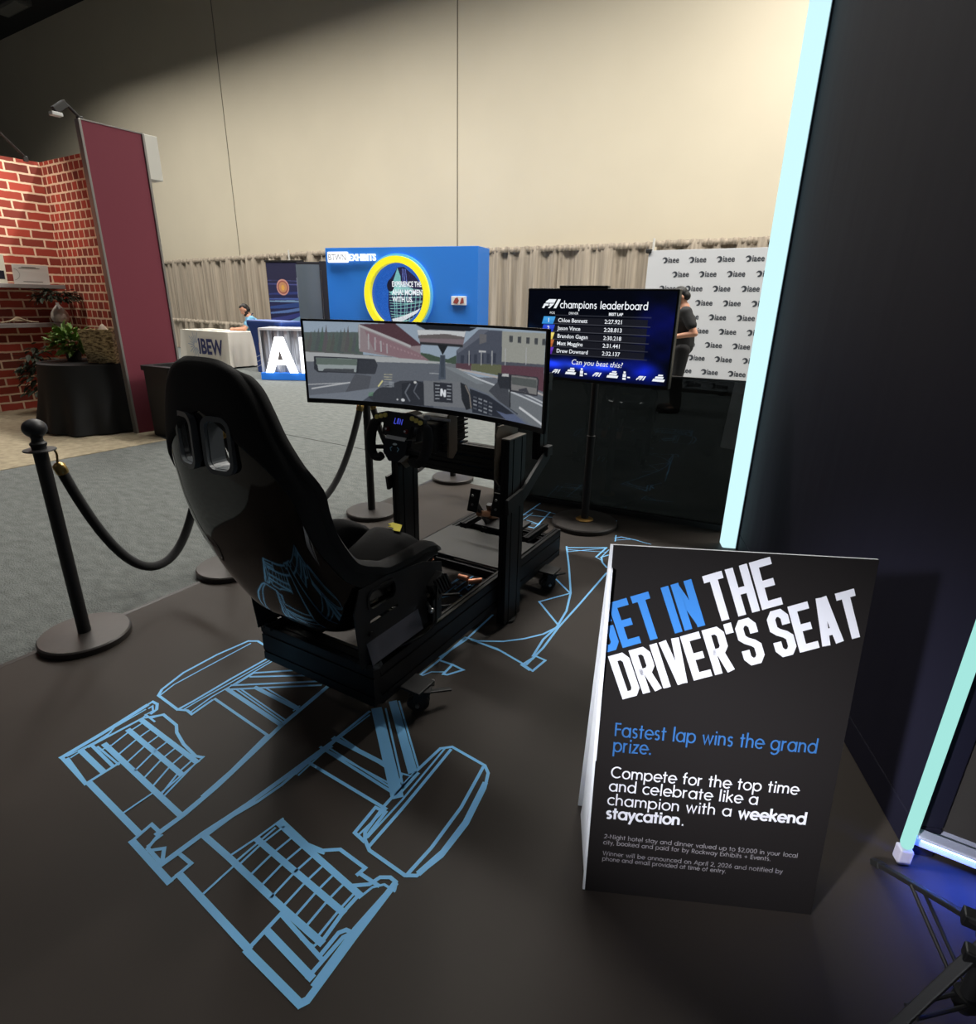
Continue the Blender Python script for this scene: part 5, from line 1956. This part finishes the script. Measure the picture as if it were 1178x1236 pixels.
# bin beside the maroon panel
t = thing('litter_bin', 'large black litter bin standing right of the maroon panel', 'bin', (-6.42, 3.78, -.006), math.radians(4))
m = MB()
m.prism(rrect(.50, .52, .05), .72, Matrix.Identity(4))
m.build('bin_body', mat('bin_black', (30, 31, 34), .55), t, bevel=.006)
m = MB()
m.ringprism(rrect(.54, .56, .06), rrect(.36, .38, .05), .05, Matrix.Translation((0, 0, .72)))
m.prism(rrect(.36, .38, .05), .01, Matrix.Translation((0, 0, .715)))
m.build('bin_lid', mat('bin_black', (30, 31, 34), .55), t, bevel=.008)

# ================================================================ pipe and drape along the back
M_DRAPE = mat('beige_grey_drape', (166, 154, 138), .9, noise=.32, nscale=3)  # stretched noise paints the light and dark of folds into the cloth
for n in M_DRAPE.node_tree.nodes:
    if n.type == 'TEX_NOISE':
        mp = M_DRAPE.node_tree.nodes.new('ShaderNodeMapping')
        mp.inputs['Scale'].default_value = (6, 6, .12)
        src = n.inputs['Vector'].links[0].from_socket
        M_DRAPE.node_tree.links.new(src, mp.inputs['Vector'])
        M_DRAPE.node_tree.links.new(mp.outputs[0], n.inputs['Vector'])


def drape(label, a, b, H, seed, group='beige grey drapes along the back wall'):
    A_, B_ = Vector((*a, 0)), Vector((*b, 0))
    t = thing('drape', label, 'curtain', ((A_ + B_) / 2).to_tuple(), math.atan2(B_.y - A_.y, B_.x - A_.x), group)
    L = (B_ - A_).length
    rd = random.Random(seed)
    ph = [rd.uniform(0, 6.28) for _ in range(6)]
    fr_ = [rd.uniform(.8, 1.2) for _ in range(6)]
    def pt(u, v):
        x = (u - .5) * L
        w1 = math.sin(x * 15 * fr_[0] + ph[0] + .5 * math.sin(3 * v + ph[1]) + 1.2 * math.sin(x * 2.3 + ph[4]))
        y = .075 * math.copysign(abs(w1) ** .6, w1) + .07 * math.sin(x * 5.5 * fr_[1] + ph[2] + .4 * v) + .014 * math.sin(x * 43 * fr_[2] + ph[3])
        k = 1 - .55 * v
        if v > .96:
            k = .25
        return Vector((x, y * k, .01 + (H - .01) * v))
    m = MB()
    m.grid(pt, int(L * 46), 22)
    m.build('fabric', M_DRAPE, t, smooth=80)
    m = MB()
    def hem(u, v):
        x = (u - .5) * L
        y = -.012 + .02 * math.sin(x * 58 + ph[4]) + .014 * math.sin(x * 33 + ph[5])
        return Vector((x, y - .02 * math.sin(PI * v), H - .105 + .11 * v + .012 * math.sin(x * 26 + ph[0]) * v))
    m.grid(hem, int(L * 50), 4)
    m.build('gathered_header', M_DRAPE, t, smooth=80)
    m = MB()
    m.cyl((-L / 2, .02, H - .04), (L / 2, .02, H - .04), .02, seg=10)
    m.build('rail', M_STEEL, t)
    return t


P0_, P1_ = Vector((-21.5, 12.34)), Vector((-11.2, 11.0))
lp = lambda f: tuple(P0_.lerp(P1_, f))
drape('beige drape just right of the maroon panel', lp(0), lp(.36), 2.6, 1)
drape('beige drape behind the seated man', lp(.36), lp(.72), 2.6, 2)
drape('beige drape behind the navy banners, only its top showing', lp(.72), lp(1), 2.6, 3)
drape('beige drape just right of the blue exhibit wall', (-7.7, 11.8), (-5.7, 11.8), 2.6, 4)
drape('beige drape behind the leaderboard television', (-5.7, 11.8), (-3.75, 11.8), 2.6, 5)
drape('beige drape behind the white logo backdrop, only its top showing', (-3.7, 11.8), (-.6, 11.8), 2.62, 6)
drape('waist high beige drape behind the white cloth table', (-18.9, 10.9), (-13.0, 10.0), .86, 7)
for x, y, lb in ((-3.72, 11.72, 'white drape upright left of the logo backdrop'), (-13.1, 11.15, 'white drape upright above the navy banner')):
    m = MB()
    m.cyl((0, 0, 0), (0, 0, 2.66), .022, seg=12)
    o = m.build('drape_upright', mat('white_upright', (214, 212, 206), .4), None, smooth=40)
    o.location = (x, y, 0)
    tag(o, lb, 'pole', 'drape uprights')

# ================================================================ white cloth table with the union lettering
t = thing('registration_table', 'table under a white cloth lettered IBEW by the beige drapes', 'table', (-12.65, 8.55, 0), math.radians(-2))
TW, TD = 1.86, .76
def cloth(u, v):
    q = u * 4
    i = int(q) % 4
    f = q - int(q)
    hx, hy = TW / 2, TD / 2
    cs = [(-hx, -hy), (hx, -hy), (hx, hy), (-hx, hy)]
    a, b = cs[i], cs[(i + 1) % 4]
    x, y = a[0] + (b[0] - a[0]) * f, a[1] + (b[1] - a[1]) * f
    cn = (abs(2 * f - 1)) ** 6
    fl = .012 * math.sin(f * 24 + i) * (1 - v) + .06 * cn * (1 - v)
    if i == 0 and cn < .5:
        fl *= .3
    n = Vector((x / hx if abs(abs(x) - hx) < 1e-6 else 0, y / hy if abs(abs(y) - hy) < 1e-6 else 0))
    return Vector((x + n.x * fl, y + n.y * fl, .03 + .735 * v))
m = MB()
V = m.grid(cloth, 160, 8, True)
m.bm.faces.new([r[-1] for r in V])
M_WCL = mat('white_table_cloth', (214, 208, 196), .8)
m.build('table_cloth', M_WCL, t, smooth=50)
m = MB()
m.box((0, 0, .735), (TW - .02, TD - .02, .04))
m.build('table_top', M_WHITE, t)
for sx in (-1, 1):
    for sy in (-1, 1):
        m = MB()
        m.cyl((sx * .8, sy * .3, 0), (sx * .8, sy * .3, .72), .016, seg=10)
        m.build('leg', M_STEEL, t, smooth=40)
m = MB()
EF = frame((-.42, -TD / 2 - .018, .27), (1, 0, 0), (0, 0, 1))
m.text('IBEW', .46, EF @ Matrix.Translation((.18, 0, 0)), bold=.014, xs=.86)
o = m.build('lettering', mat('navy_ink', (40, 44, 92), .7), t, recalc=False)
m = MB()
for k in range(15):
    a = math.radians(50 + 18 * k)
    c_, s_ = math.cos(a), math.sin(a)
    L = .30 if k % 2 else .22
    m.ribbon([(.08 + .06 * c_, .17 + .06 * s_), (.08 + L * c_, .17 + L * s_)], .012, EF, cap=False)
m.build('starburst', mat('pale_blue_grey_ink', (120, 140, 172), .7), t, recalc=False)
t = thing('tablecloth_papers', 'flat pale papers on the white cloth table', 'papers', (-12.9, 8.5, .768), 0)
m = MB()
for k in range(5):
    m.box((-.5 + .24 * k, .05 * (k % 2), .003), (.2, .28, .004), .1 * k)
m.build('sheets', mat('paper', (188, 184, 176), .7), t)

# ---------------------------------------------------------------- people
def capsule(bm, a, ra, b, rb, n=12):
    a, b = Vector(a), Vector(b)
    vs = []
    for c, r in ((a, ra), (b, rb)):
        g = bmesh.ops.create_uvsphere(bm, u_segments=n, v_segments=n // 2 + 2, radius=r, matrix=Matrix.Translation(c))
        vs += g['verts']
    h = bmesh.ops.convex_hull(bm, input=vs)
    dead = [e for e in h['geom_interior'] if isinstance(e, bmesh.types.BMVert)]
    bmesh.ops.delete(bm, geom=dead, context='VERTS')


def fused(name, caps, ells, material, parent, vox=.012, smooth=6):
    bm = bmesh.new()
    for a, ra, b, rb in caps:
        b2 = bmesh.new()
        capsule(b2, a, ra, b, rb)
        me = bpy.data.meshes.new('t')
        b2.to_mesh(me)
        b2.free()
        bm.from_mesh(me)
        bpy.data.meshes.remove(me)
    for c, r, R3 in ells:
        bmesh.ops.create_uvsphere(bm, u_segments=20, v_segments=14, radius=1, matrix=Matrix.Translation(c) @ R3 @ Matrix.Diagonal((*r, 1)))
    me = bpy.data.meshes.new(name)
    bm.to_mesh(me)
    bm.free()
    me.materials.append(material)
    o = bpy.data.objects.new(name, me)
    COL.objects.link(o)
    md = o.modifiers.new('fuse', 'REMESH')
    md.mode = 'VOXEL'
    md.voxel_size = vox
    s = o.modifiers.new('soft', 'SMOOTH')
    s.iterations = smooth
    s.factor = .5
    bake(o)
    for p in o.data.polygons:
        p.use_smooth = True
    if not o.data.materials:
        o.data.materials.append(material)
    o.parent = parent
    return o


def hand(wrist, d, palm_n, side, L=.18):
    """capsules of a half-curled hand: palm, four fingers, thumb"""
    d = Vector(d).normalized()
    n = Vector(palm_n)
    n = (n - d * n.dot(d)).normalized()
    s = d.cross(n) * side
    w = Vector(wrist)
    out = []
    for k, (off, ln) in enumerate(((-.03, .92), (-.01, 1.0), (.01, .95), (.028, .78))):
        kn = w + d * .085 + s * off
        out.append((w + s * off * .6, .016, kn, .013))
        p1 = kn + (d * .8 + n * .45).normalized() * .04 * ln
        p2 = p1 + (d * .3 + n * .9).normalized() * .03 * ln
        p3 = p2 + (d * -.3 + n * .9).normalized() * .02 * ln
        out += [(kn, .0105, p1, .0095), (p1, .0095, p2, .009), (p2, .009, p3, .0085)]
    b = w + d * .02 - s * .03
    t1 = b + (d * .6 - s * .7 + n * .3).normalized() * .045
    t2 = t1 + (d * .9 + n * .4).normalized() * .035
    out += [(b, .014, t1, .012), (t1, .012, t2, .0095)]
    return out


I4 = Matrix.Identity(4)


def person(name, label, loc, rz, J, shirt, trousers, hairm, sleeve, seated, skin, extra_hair=True):
    t = thing(name, label, 'person', loc, rz)
    V_ = {k: Vector(v) for k, v in J.items()}
    caps = [(V_['pelvis'], .13, V_['chest'], .14), (V_['chest'], .14, V_['neck'], .075), (V_['neck'], .056, V_['head'], .06)]
    hd = V_['head']
    tr_ = V_['face'].normalized()
    R3 = frame((0, 0, 0), Vector((-tr_.y, tr_.x, 0)) * -1, tr_)       # local y toward the face
    if R3.to_3x3()[2][2] < 0:
        R3 = R3 @ Matrix.Rotation(PI, 4, 'Y')
    hl = lambda x, y, z: hd + (R3 @ Vector((x, y, z)))
    ells = [(hd + (R3 @ Vector((0, -.005, .045))), (.076, .097, .098), R3), (hl(0, .022, -.03), (.058, .072, .07), R3)]
    ells += [(hl(0, .098, .005), (.014, .02, .024), R3), (hl(.074, -.005, .01), (.012, .02, .032), R3), (hl(-.074, -.005, .01), (.012, .02, .032), R3), (hl(0, .084, -.045), (.024, .012, .008), R3), (hl(0, .078, -.085), (.026, .022, .018), R3)]
    ells += [(hl(0, .080, .045), (.046, .012, .010), R3)]
    sh_caps = [(V_['pelvis'], .155, V_['chest'], .165), (V_['chest'] + Vector((0, 0, .02)), .15, V_['neck'] - Vector((0, 0, .05)), .085)]
    tw = []
    for sd in ('l', 'r'):
        S, E_, W_ = V_['sh' + sd], V_['el' + sd], V_['wr' + sd]
        caps += [(V_['chest'] + (S - V_['chest']) * .3, .09, S, .06), (S, .052, E_, .041), (E_, .042, W_, .028)]
        caps += hand(W_, W_ - E_, J['palm' + sd], 1 if sd == 'r' else -1)
        sh_caps += [(V_['chest'] + (S - V_['chest']) * .3, .115, S, .078), (S, .074, S.lerp(E_, sleeve), .068)]
        H_, K_, A_ = V_['hip' + sd], V_['kn' + sd], V_['an' + sd]
        T_ = V_['toe' + sd]
        caps += [(H_, .088, K_, .056), (K_, .056, A_, .036), (A_, .036, T_, .034)]
        tw += [(H_, .105, K_, .075), (K_, .075, A_ + (K_ - A_) * .08, .06)]
    tw += [(V_['pelvis'] - Vector((0, 0, .02)), .145, V_['pelvis'] + Vector((0, 0, .06)), .15)]
    body = fused('body', caps, ells, skin, t, .009, 3)
    fused('shirt', sh_caps, [], shirt, t, .014, 4)
    fused('trousers', tw, [], trousers, t, .014, 4)
    for sd in ('l', 'r'):
        A_, T_ = V_['an' + sd], V_['toe' + sd]
        fused('shoe', [(A_ - Vector((0, 0, .035)), .05, T_ + Vector((0, 0, -.005)), .045)], [], mat('dark_shoe', (52, 50, 50), .6), t, .01, 2)
    hr = [(hl(0, -.040, .060), (.080, .080, .090), R3), (hl(0, -.055, .0), (.074, .064, .075), R3)]
    if extra_hair:
        hr += [(hl(0, .008, .112), (.062, .060, .040), R3)]
    m = MB()
    fused('hair', [], hr, hairm, t, .009, 2)
    return t, hl, R3


M_SKIN = mat('skin', (206, 150, 122), .55)
M_HAIR = mat('dark_hair', (30, 24, 22), .6)
# the standing man in black, seen from behind his right shoulder
J = dict(pelvis=(0, 0, .95), chest=(0, .02, 1.27), neck=(0, .03, 1.47), head=(0, .07, 1.59), face=(0, .75, -.65),
         shl=(-.19, .02, 1.41), ell=(-.27, -.10, 1.13), wrl=(-.17, .17, 1.07), shr=(.19, .02, 1.41), elr=(.245, .04, 1.13), wrr=(.10, .29, 1.07),
         palml=(1, 0, .2), palmr=(-1, 0, .2), hipl=(-.09, 0, .90), hipr=(.09, 0, .90), knl=(-.10, .02, .50), knr=(.11, .01, .50), anl=(-.11, -.02, .085), anr=(.13, -.02, .085), toel=(-.13, .16, .045), toer=(.17, .15, .045))
t, hl, R3 = person('standing_person', 'person in black shirt and trousers standing before the white logo backdrop', (-2.24, 8.80, -.006), math.radians(112), J,
       mat('black_polo', (30, 30, 32), .8), mat('black_trousers', (22, 22, 24), .8), mat('black_hair', (18, 17, 18), .6), .62, False, M_SKIN)
t.scale = (1.14, 1.14, 1)
m = MB()
m.box((-.262, -.02, 1.33), (.006, .04, .018), None)
m.build('sleeve_logo', M_WHITE, t)
# the seated man in light blue, leaning on the table
J = dict(pelvis=(0, 0, .52), chest=(0, .12, .90), neck=(0, .19, 1.09), head=(0, .25, 1.21), face=(0, .78, -.6),
         shl=(-.19, .15, 1.03), ell=(-.25, .32, .81), wrl=(-.07, .52, .80), shr=(.19, .15, 1.03), elr=(.25, .32, .81), wrr=(.09, .53, .80),
         palml=(1, 0, -.2), palmr=(-1, 0, -.2), hipl=(-.10, .02, .50), hipr=(.10, .02, .50), knl=(-.12, .44, .50), knr=(.12, .44, .50), anl=(-.12, .42, .09), anr=(.12, .42, .09), toel=(-.12, .58, .045), toer=(.12, .58, .045))
t, hl, R3 = person('seated_person', 'person in light blue shirt sitting at the white cloth table, head bent down', (-12.08, 9.21, -.006), math.radians(146), J,
       mat('light_blue_shirt', (120, 178, 214), .8), mat('navy_trousers', (44, 48, 62), .8), M_HAIR, .55, True, M_SKIN)
fused('beard', [], [(hl(0, .05, -.075), (.058, .05, .045), R3), (hl(.05, .01, -.045), (.016, .04, .05), R3), (hl(-.05, .01, -.045), (.016, .04, .05), R3)], M_HAIR, t, .009, 2)
m = MB()
for sx in (-1, 1):
    m.tube(bez([hl(sx * .05, -.09, -.14), hl(sx * .07, .03, -.17), hl(0, .09, -.30)], 6), .009, 6)
m.build('lanyard', mat('navy_lanyard', (40, 46, 80), .7), t, smooth=60)
t = thing('folding_chair', 'dark folding chair under the person in the light blue shirt', 'chair', (-12.08, 9.21, -.006), math.radians(146))
m = MB()
m.box((0, .05, .375), (.42, .42, .03), None, .006)
m.build('seat', M_BLACKPLASTIC, t)
m = MB()
m.box((0, -.24, .68), (.42, .02, .24), None, .006)
m.build('backrest', M_BLACKPLASTIC, t)
for sx in (-1, 1):
    for a, b in (((sx * .20, -.25, .8), (sx * .20, .22, 0)), ((sx * .215, .2, .38), (sx * .215, -.3, 0))):
        m = MB()
        m.cyl(a, b, .011, seg=8)
        m.build('leg', M_MATTE, t, smooth=40)

# ---------------------------------------------------------------- blue podium and lit letters
t = thing('podium', 'blue fabric covered podium with IBEW lettering beside the white cloth table', 'podium', (-10.47, 8.35, 0), 0)
def pod(u, v):
    q = u * 4
    i = int(q) % 4
    f = q - int(q)
    k = .76 + .24 * v ** 3 if v < .93 else 1.0
    cs = [(-.53, -.25), (.53, -.25), (.53, .25), (-.53, .25)]
    a, b = cs[i], cs[(i + 1) % 4]
    return Vector(((a[0] + (b[0] - a[0]) * f) * k, (a[1] + (b[1] - a[1]) * f) * k, .0 + 1.02 * v))
m = MB()
V = m.grid(pod, 40, 16, True)
m.bm.faces.new([r[-1] for r in V])
m.build('fabric_cover', mat('royal_blue_fabric', (52, 84, 168), .6), t, smooth=40)
m = MB()
m.box((0, 0, 1.035), (1.06, .5, .03), None, .006)
m.build('podium_top', mat('pale_blue_top', (120, 140, 200), .5), t)
PF = frame((-.40, -.205, .72), (1, 0, 0), (0, 0, 1))
m = MB()
m.text('IBEW', .20, PF @ Matrix.Translation((.06, 0, 0)), bold=.006)
m.ribbon([(.05, -.035), (.62, -.035)], .022, PF, cap=False)
for k in range(3):
    m.ribbon([(0, -.62 + .1 * k), (.3, -.5 + .1 * k), (.7, -.46 + .12 * k)], .014, PF)
m.build('lettering', mat('pale_podium_ink', (206, 214, 232), .7), t, recalc=False)
m = MB()
m.prism([(.13, -.12), (.37, -.12), (.37, -.3), (.25, -.42), (.13, -.3)], .003, PF)
o = m.build('shield_emblem', mat('copper_emblem', (186, 150, 140), .6), t)
ad = Vector((.856, .517, 0))
t = thing('letter_counter', 'silver draped counter with large glowing white letters AI and blue base', 'counter', (-9.22, 7.86, 0), math.atan2(ad.y, ad.x))
CL = 1.38
m = MB()
m.grid(lambda u, v: Vector(((u - .5) * CL, -.04 + .03 * math.sin(u * 46 + 1.3 * math.sin(v * 3)) + .012 * math.sin(u * 91), .13 + .80 * v)), 90, 8)
m.build('silver_drape', mat('silver_drape_fabric', (136, 138, 144), .35, .5), t, smooth=80)
m = MB()
m.box((0, .25, .93), (CL + .02, .66, .04), None, .004)
m.box((-CL / 2, -.06, .49), (.03, .03, .9))
m.box((CL / 2, -.06, .49), (.03, .03, .9))
m.build('counter_frame', mat('pale_counter_top', (206, 208, 212), .4), t)
m = MB()
m.box((0, .25, .50), (CL, .5, .82))
m.build('counter_body', mat('dark_grey_body', (70, 72, 78), .6), t)
m = MB()
m.box((0, .15, .065), (CL + .02, .62, .13), None, .004)
m.build('base', mat('bright_blue_base', (34, 118, 220), .5, emit=(34, 118, 220), es=.35), t)
m = MB()
LM = frame((0, -.17, .14), (1, 0, 0), (0, 0, 1))
m.prism([(-.58, 0), (-.44, 0), (-.375, .15), (-.175, .15), (-.11, 0), (.03, 0), (-.2, .66), (-.35, .66)], .05, LM)
m.prism([(.11, 0), (.26, 0), (.26, .66), (.11, .66)], .05, LM)
o = m.build('glowing_letters', glow('letter_glow', (250, 252, 255), 3.2), t)
m = MB()
m.prism([(-.325, .24), (-.225, .24), (-.275, .42)], .004, LM @ Matrix.Translation((0, 0, .051)))
m.build('letter_counterform', mat('silver_drape_fabric', (136, 138, 144), .35, .5), t)

# ---------------------------------------------------------------- navy banner and dark panels
t = thing('navy_banner', 'navy banner with round orange seal and pale blue waves', 'banner', (-12.25, 10.25, 0), math.radians(16))
cv = Canvas(90, 210, (30, 34, 78))
cv.rect(0, .8, 1, 1, (34, 34, 66))
for y, h, c, dy in [(y_ + .115, a_, b_, c_) for y_, a_, b_, c_ in ((.50, .02, (74, 96, 168), .0), (.55, .03, (44, 56, 120), .01), (.475, .022, (128, 164, 206), -.004), (.40, .05, (46, 74, 140), .03), (.345, .035, (96, 128, 190), .05), (.27, .05, (58, 66, 140), .06), (.19, .045, (124, 168, 206), .12), (.11, .05, (60, 90, 150), .15), (.66, .01, (80, 86, 150), -.01), (.70, .006, (80, 86, 150), -.01))]:
    cv.poly([(0, y), (.5, y + dy * .3), (1, y + dy), (1, y + dy + h), (.5, y + dy * .3 + h * .9), (0, y + h * .5)], c)
cv.ell(.42, .745, .175, .085, (206, 150, 140))
cv.ell(.42, .745, .145, .07, (150, 84, 76))
cv.ell(.42, .745, .115, .056, (196, 140, 100))
cv.ell(.42, .74, .045, .03, (226, 170, 80))
m = MB()
m.box((0, .01, 1.2), (1.02, .02, 2.24))
m.build('board', M_MATTE, t)
picture('banner_print', cv, lambda u, v: Vector((-.5 + u, -.003, .12 + 2.18 * v)), print_mat('banner_ink'), t)
m = MB()
BF = frame((.30, -.0055, 1.50), (0, 0, 1), (-1, 0, 0))
for k in range(2):
    m.ribbon([(.0, -.03 - .05 * k), (.46 - .1 * k, -.03 - .05 * k)], .022, BF, cap=False)
m.text('P', .22, frame((.36, -.0055, 1.02), (1, 0, 0), (0, 0, 1)), bold=.006)
m.build('banner_text', mat('banner_white_ink', (200, 208, 226), .7), t, recalc=False)
m = MB()
m.box((0, .01, 2.325), (1.06, .05, .04), None, .004)
m.box((0, .0, .05), (1.06, .2, .1), None, .01)
m.build('cassette', M_MATTE, t)
t = thing('graphic_display', 'dark grey upright panel between the navy banner and the blue exhibit wall', 'display panel', (-11.02, 10.0, 0), math.radians(20))
m = MB()
m.grid(lambda u, v: Vector((-.42 + .62 * u, .04 * math.cos(PI * u * 2), .1 + 2.12 * v)), 20, 2)
m.build('graphic', mat('slate_graphic', (92, 102, 112), .45), t, smooth=60)
m = MB()
m.box((.34, .06, 1.15), (.32, .1, 2.28), None, .004)
m.box((-.11, .12, 1.15), (.64, .04, 2.26), None, .004)
m.build('frame', mat('dark_panel_frame', (40, 40, 48), .5), t)
m = MB()
m.cyl((.22, -.0, .1), (.22, -.0, 2.1), .008, seg=8)
m.build('edge_rod', M_STEEL, t)

# ---------------------------------------------------------------- blue exhibit wall
BXA = math.radians(12)
BXP = Vector((-9.59, 9.087, 0))
t = thing('blue_exhibit_wall', 'bright blue exhibit wall with yellow ring and BTWN EXHIBITS sign', 'exhibit wall', BXP.to_tuple(), BXA)
BL_ = 3.30
m = MB()
m.box((BL_ / 2, .30, 1.225), (BL_, .6, 2.45), None, .004)
m.build('wall_panel', mat('bright_blue_laminate', (40, 124, 222), .5), t)
m = MB()
m.box((.32, -.045, 2.275), (.47, .06, .20), None, .02)
m.build('lit_sign', glow('sign_glow', (250, 252, 255), 1.3), t)
m = MB()
m.text('BTWN', .165, frame((.32, -.0765, 2.215), (1, 0, 0), (0, 0, 1)), 'CENTER', xs=.86)
m.build('sign_lettering', mat('sign_grey', (150, 152, 158), .6), t, recalc=False)
m = MB()
m.text('EXHIBITS', .17, frame((.575, -.05, 2.21), (1, 0, 0), (0, 0, 1)), xs=.88, bold=.006, depth=.015)
m.build('lit_lettering', glow('sign_glow_letters', (240, 248, 255), 1.2), t, recalc=False)
m = MB()
m.lathe([(.71, -.05), (.71, .06), (.59, .06), (.59, -.05), (.71, -.05)], (0, 0, 0), 72, Matrix.Translation((1.63, -.05, 1.58)) @ Matrix.Rotation(PI / 2, 4, 'X'))
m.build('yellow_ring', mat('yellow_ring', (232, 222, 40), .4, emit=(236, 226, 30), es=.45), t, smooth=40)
m = MB()
m.lathe([(.755, .0), (.755, .05), (.71, .05), (.71, .0), (.755, 0)], (0, 0, 0), 72, Matrix.Translation((1.63, -.0, 1.58)) @ Matrix.Rotation(PI / 2, 4, 'X'))
m.build('ring_halo', mat('pale_blue_ring', (70, 150, 216), .4, emit=(90, 170, 230), es=.35), t, smooth=40)
cv = Canvas(150, 150, (34, 96, 190))
cv.poly([(.33, .0), (.30, .3), (.34, .75), (.5, .93), (.66, .95), (.95, .8), (1, .4), (.9, 0)], (28, 34, 70))
cv.poly([(.33, .55), (.5, .93), (.56, .80), (.56, .62), (.40, .5)], (120, 190, 190))
for k in range(13):
    a = random.Random(k)
    y = .06 + .045 * k
    cv.line((.33, y), (.95, y + a.uniform(-.05, .08)), .012, (150, 220, 206), .8)
for x in (.42, .46, .54, .62, .66, .74, .82, .9):
    cv.line((x, .05), (x + .01, .60), .016, (140, 210, 206), .75)
for x in (.60, .635, .67):
    cv.line((x, .62), (x + .01, .92), .012, (120, 140, 230), .9)
cv.poly([(.33, .58), (.6, .68), (.78, .62), (.78, .56), (.4, .52)], (160, 220, 216), .8)
cv.poly([(.35, .02), (.95, .20), (.95, .26), (.35, .12)], (236, 240, 244), .9)
cv.ell(.36, .66, .07, .10, (18, 24, 46))
cv.speckle(9, 4)
cm = np.hypot(cv.x - .5, cv.y - .5) > .5
cv.a[cm] = (30, 96, 190)
def disc(u, v):
    a, b = (u - .5) * 2, (v - .5) * 2
    x = a * math.sqrt(max(0, 1 - b * b / 2))
    z = b * math.sqrt(max(0, 1 - a * a / 2))
    return Vector((1.63 + .59 * x, -.012, 1.58 + .59 * z))
picture('ring_screen', cv, disc, screen_mat('ring_picture', .9), t)
m = MB()
for s_, z in (('EXPERIENCE THE', 1.74), ('AHA! MOMENT', 1.59), ('WITH US.', 1.46)):
    m.text(s_, .135, frame((1.50, -.02, z), (1, 0, 0), (0, 0, 1)), bold=.004, xs=.62 if len(s_) > 11 else .78)
m.build('ring_lettering', glow('screen_white', (236, 240, 246), 1.0), t, recalc=False)
m = MB()
m.box((2.93, -.025, 1.50), (.30, .05, .16), None, .006)
bx = m.build('notice_plate', M_WHITE, t)
m = MB()
m.mi = 0
m.prism([(.0, .02), (.04, .10), (.09, .12), (.12, .06), (.08, .0)], .003, frame((2.82, -.052, 1.44), (1, 0, 0), (0, 0, 1)))
m.prism([(.14, .0), (.17, .11), (.21, .11), (.22, .02)], .003, frame((2.82, -.052, 1.44), (1, 0, 0), (0, 0, 1)))
m.build('plate_print', mat('red_brown_ink', (150, 70, 66), .6), bx)

# ---------------------------------------------------------------- white logo backdrop
t = thing('logo_backdrop', 'white backdrop wall printed with rows of grey iaee logos', 'backdrop', (-2.0, 11.1, 0))
BX0, BX1, BZ0, BZ1 = -1.6, 1.6, .06, 2.40
m = MB()
m.box((0, .02, (BZ0 + BZ1) / 2), (BX1 - BX0, .03, BZ1 - BZ0), None, .003)
m.build('fabric', mat('backdrop_white', (206, 208, 212), .75), t)
m = MB()
for x in (BX0 + .02, BX1 - .02):
    m.box((x, .045, 1.2), (.04, .03, 2.4))
m.box((0, .045, 2.38), (BX1 - BX0, .03, .04))
for x in (BX0, BX1):
    m.box((x, .02, 2.39), (.10, .10, .07), None, .015)
for x in (-1.2, 0, 1.2):
    m.box((x, .1, .03), (.06, .4, .06), None, .005)
m.build('frame', M_MATTE, t)
m = MB()
LF = frame((0, .0025, 0), (1, 0, 0), (0, 0, 1))
for r in range(10):
    z = 2.20 - .232 * r
    for c in range(-4, 5):
        x = -1.34 + .46 * (c + 3) + (.20 if r % 2 else 0)
        if x < BX0 + .01 or x + .3 > BX1 + .2 or z < .1:
            continue
        pts = arc(x + .045, z + .035, .05, -115, 165, 14) + arc(x + .030, z + .033, .026, 140, -90, 8)
        try:
            m.face([LF @ Vector((a, b, 0)) for a, b in pts])
        except Exception:
            pass
        if x + .1 < BX1 - .1:
            m.text('iaee', .135, LF @ Matrix.Translation((x + .10, z - .005, 0)), bold=.003, xs=.9)
m.build('logo_print', mat('logo_grey_ink', (58, 62, 70), .7), t, recalc=False)

# ceiling fixture in the far top left corner
t = thing('ceiling_fixture', 'unlit grey ceiling fixture in the dark top left corner', 'ceiling light', (-25.4, 11.3, 10.22))
m = MB()
m.box((0, 0, -.05), (1.7, .55, .16), None, .02)
m.build('housing', mat('fixture_grey', (74, 74, 74), .6), t)
m = MB()
m.box((0, 0, -.14), (1.5, .4, .03), None, .006)
m.build('diffuser', mat('fixture_diffuser', (104, 104, 102), .5), t)
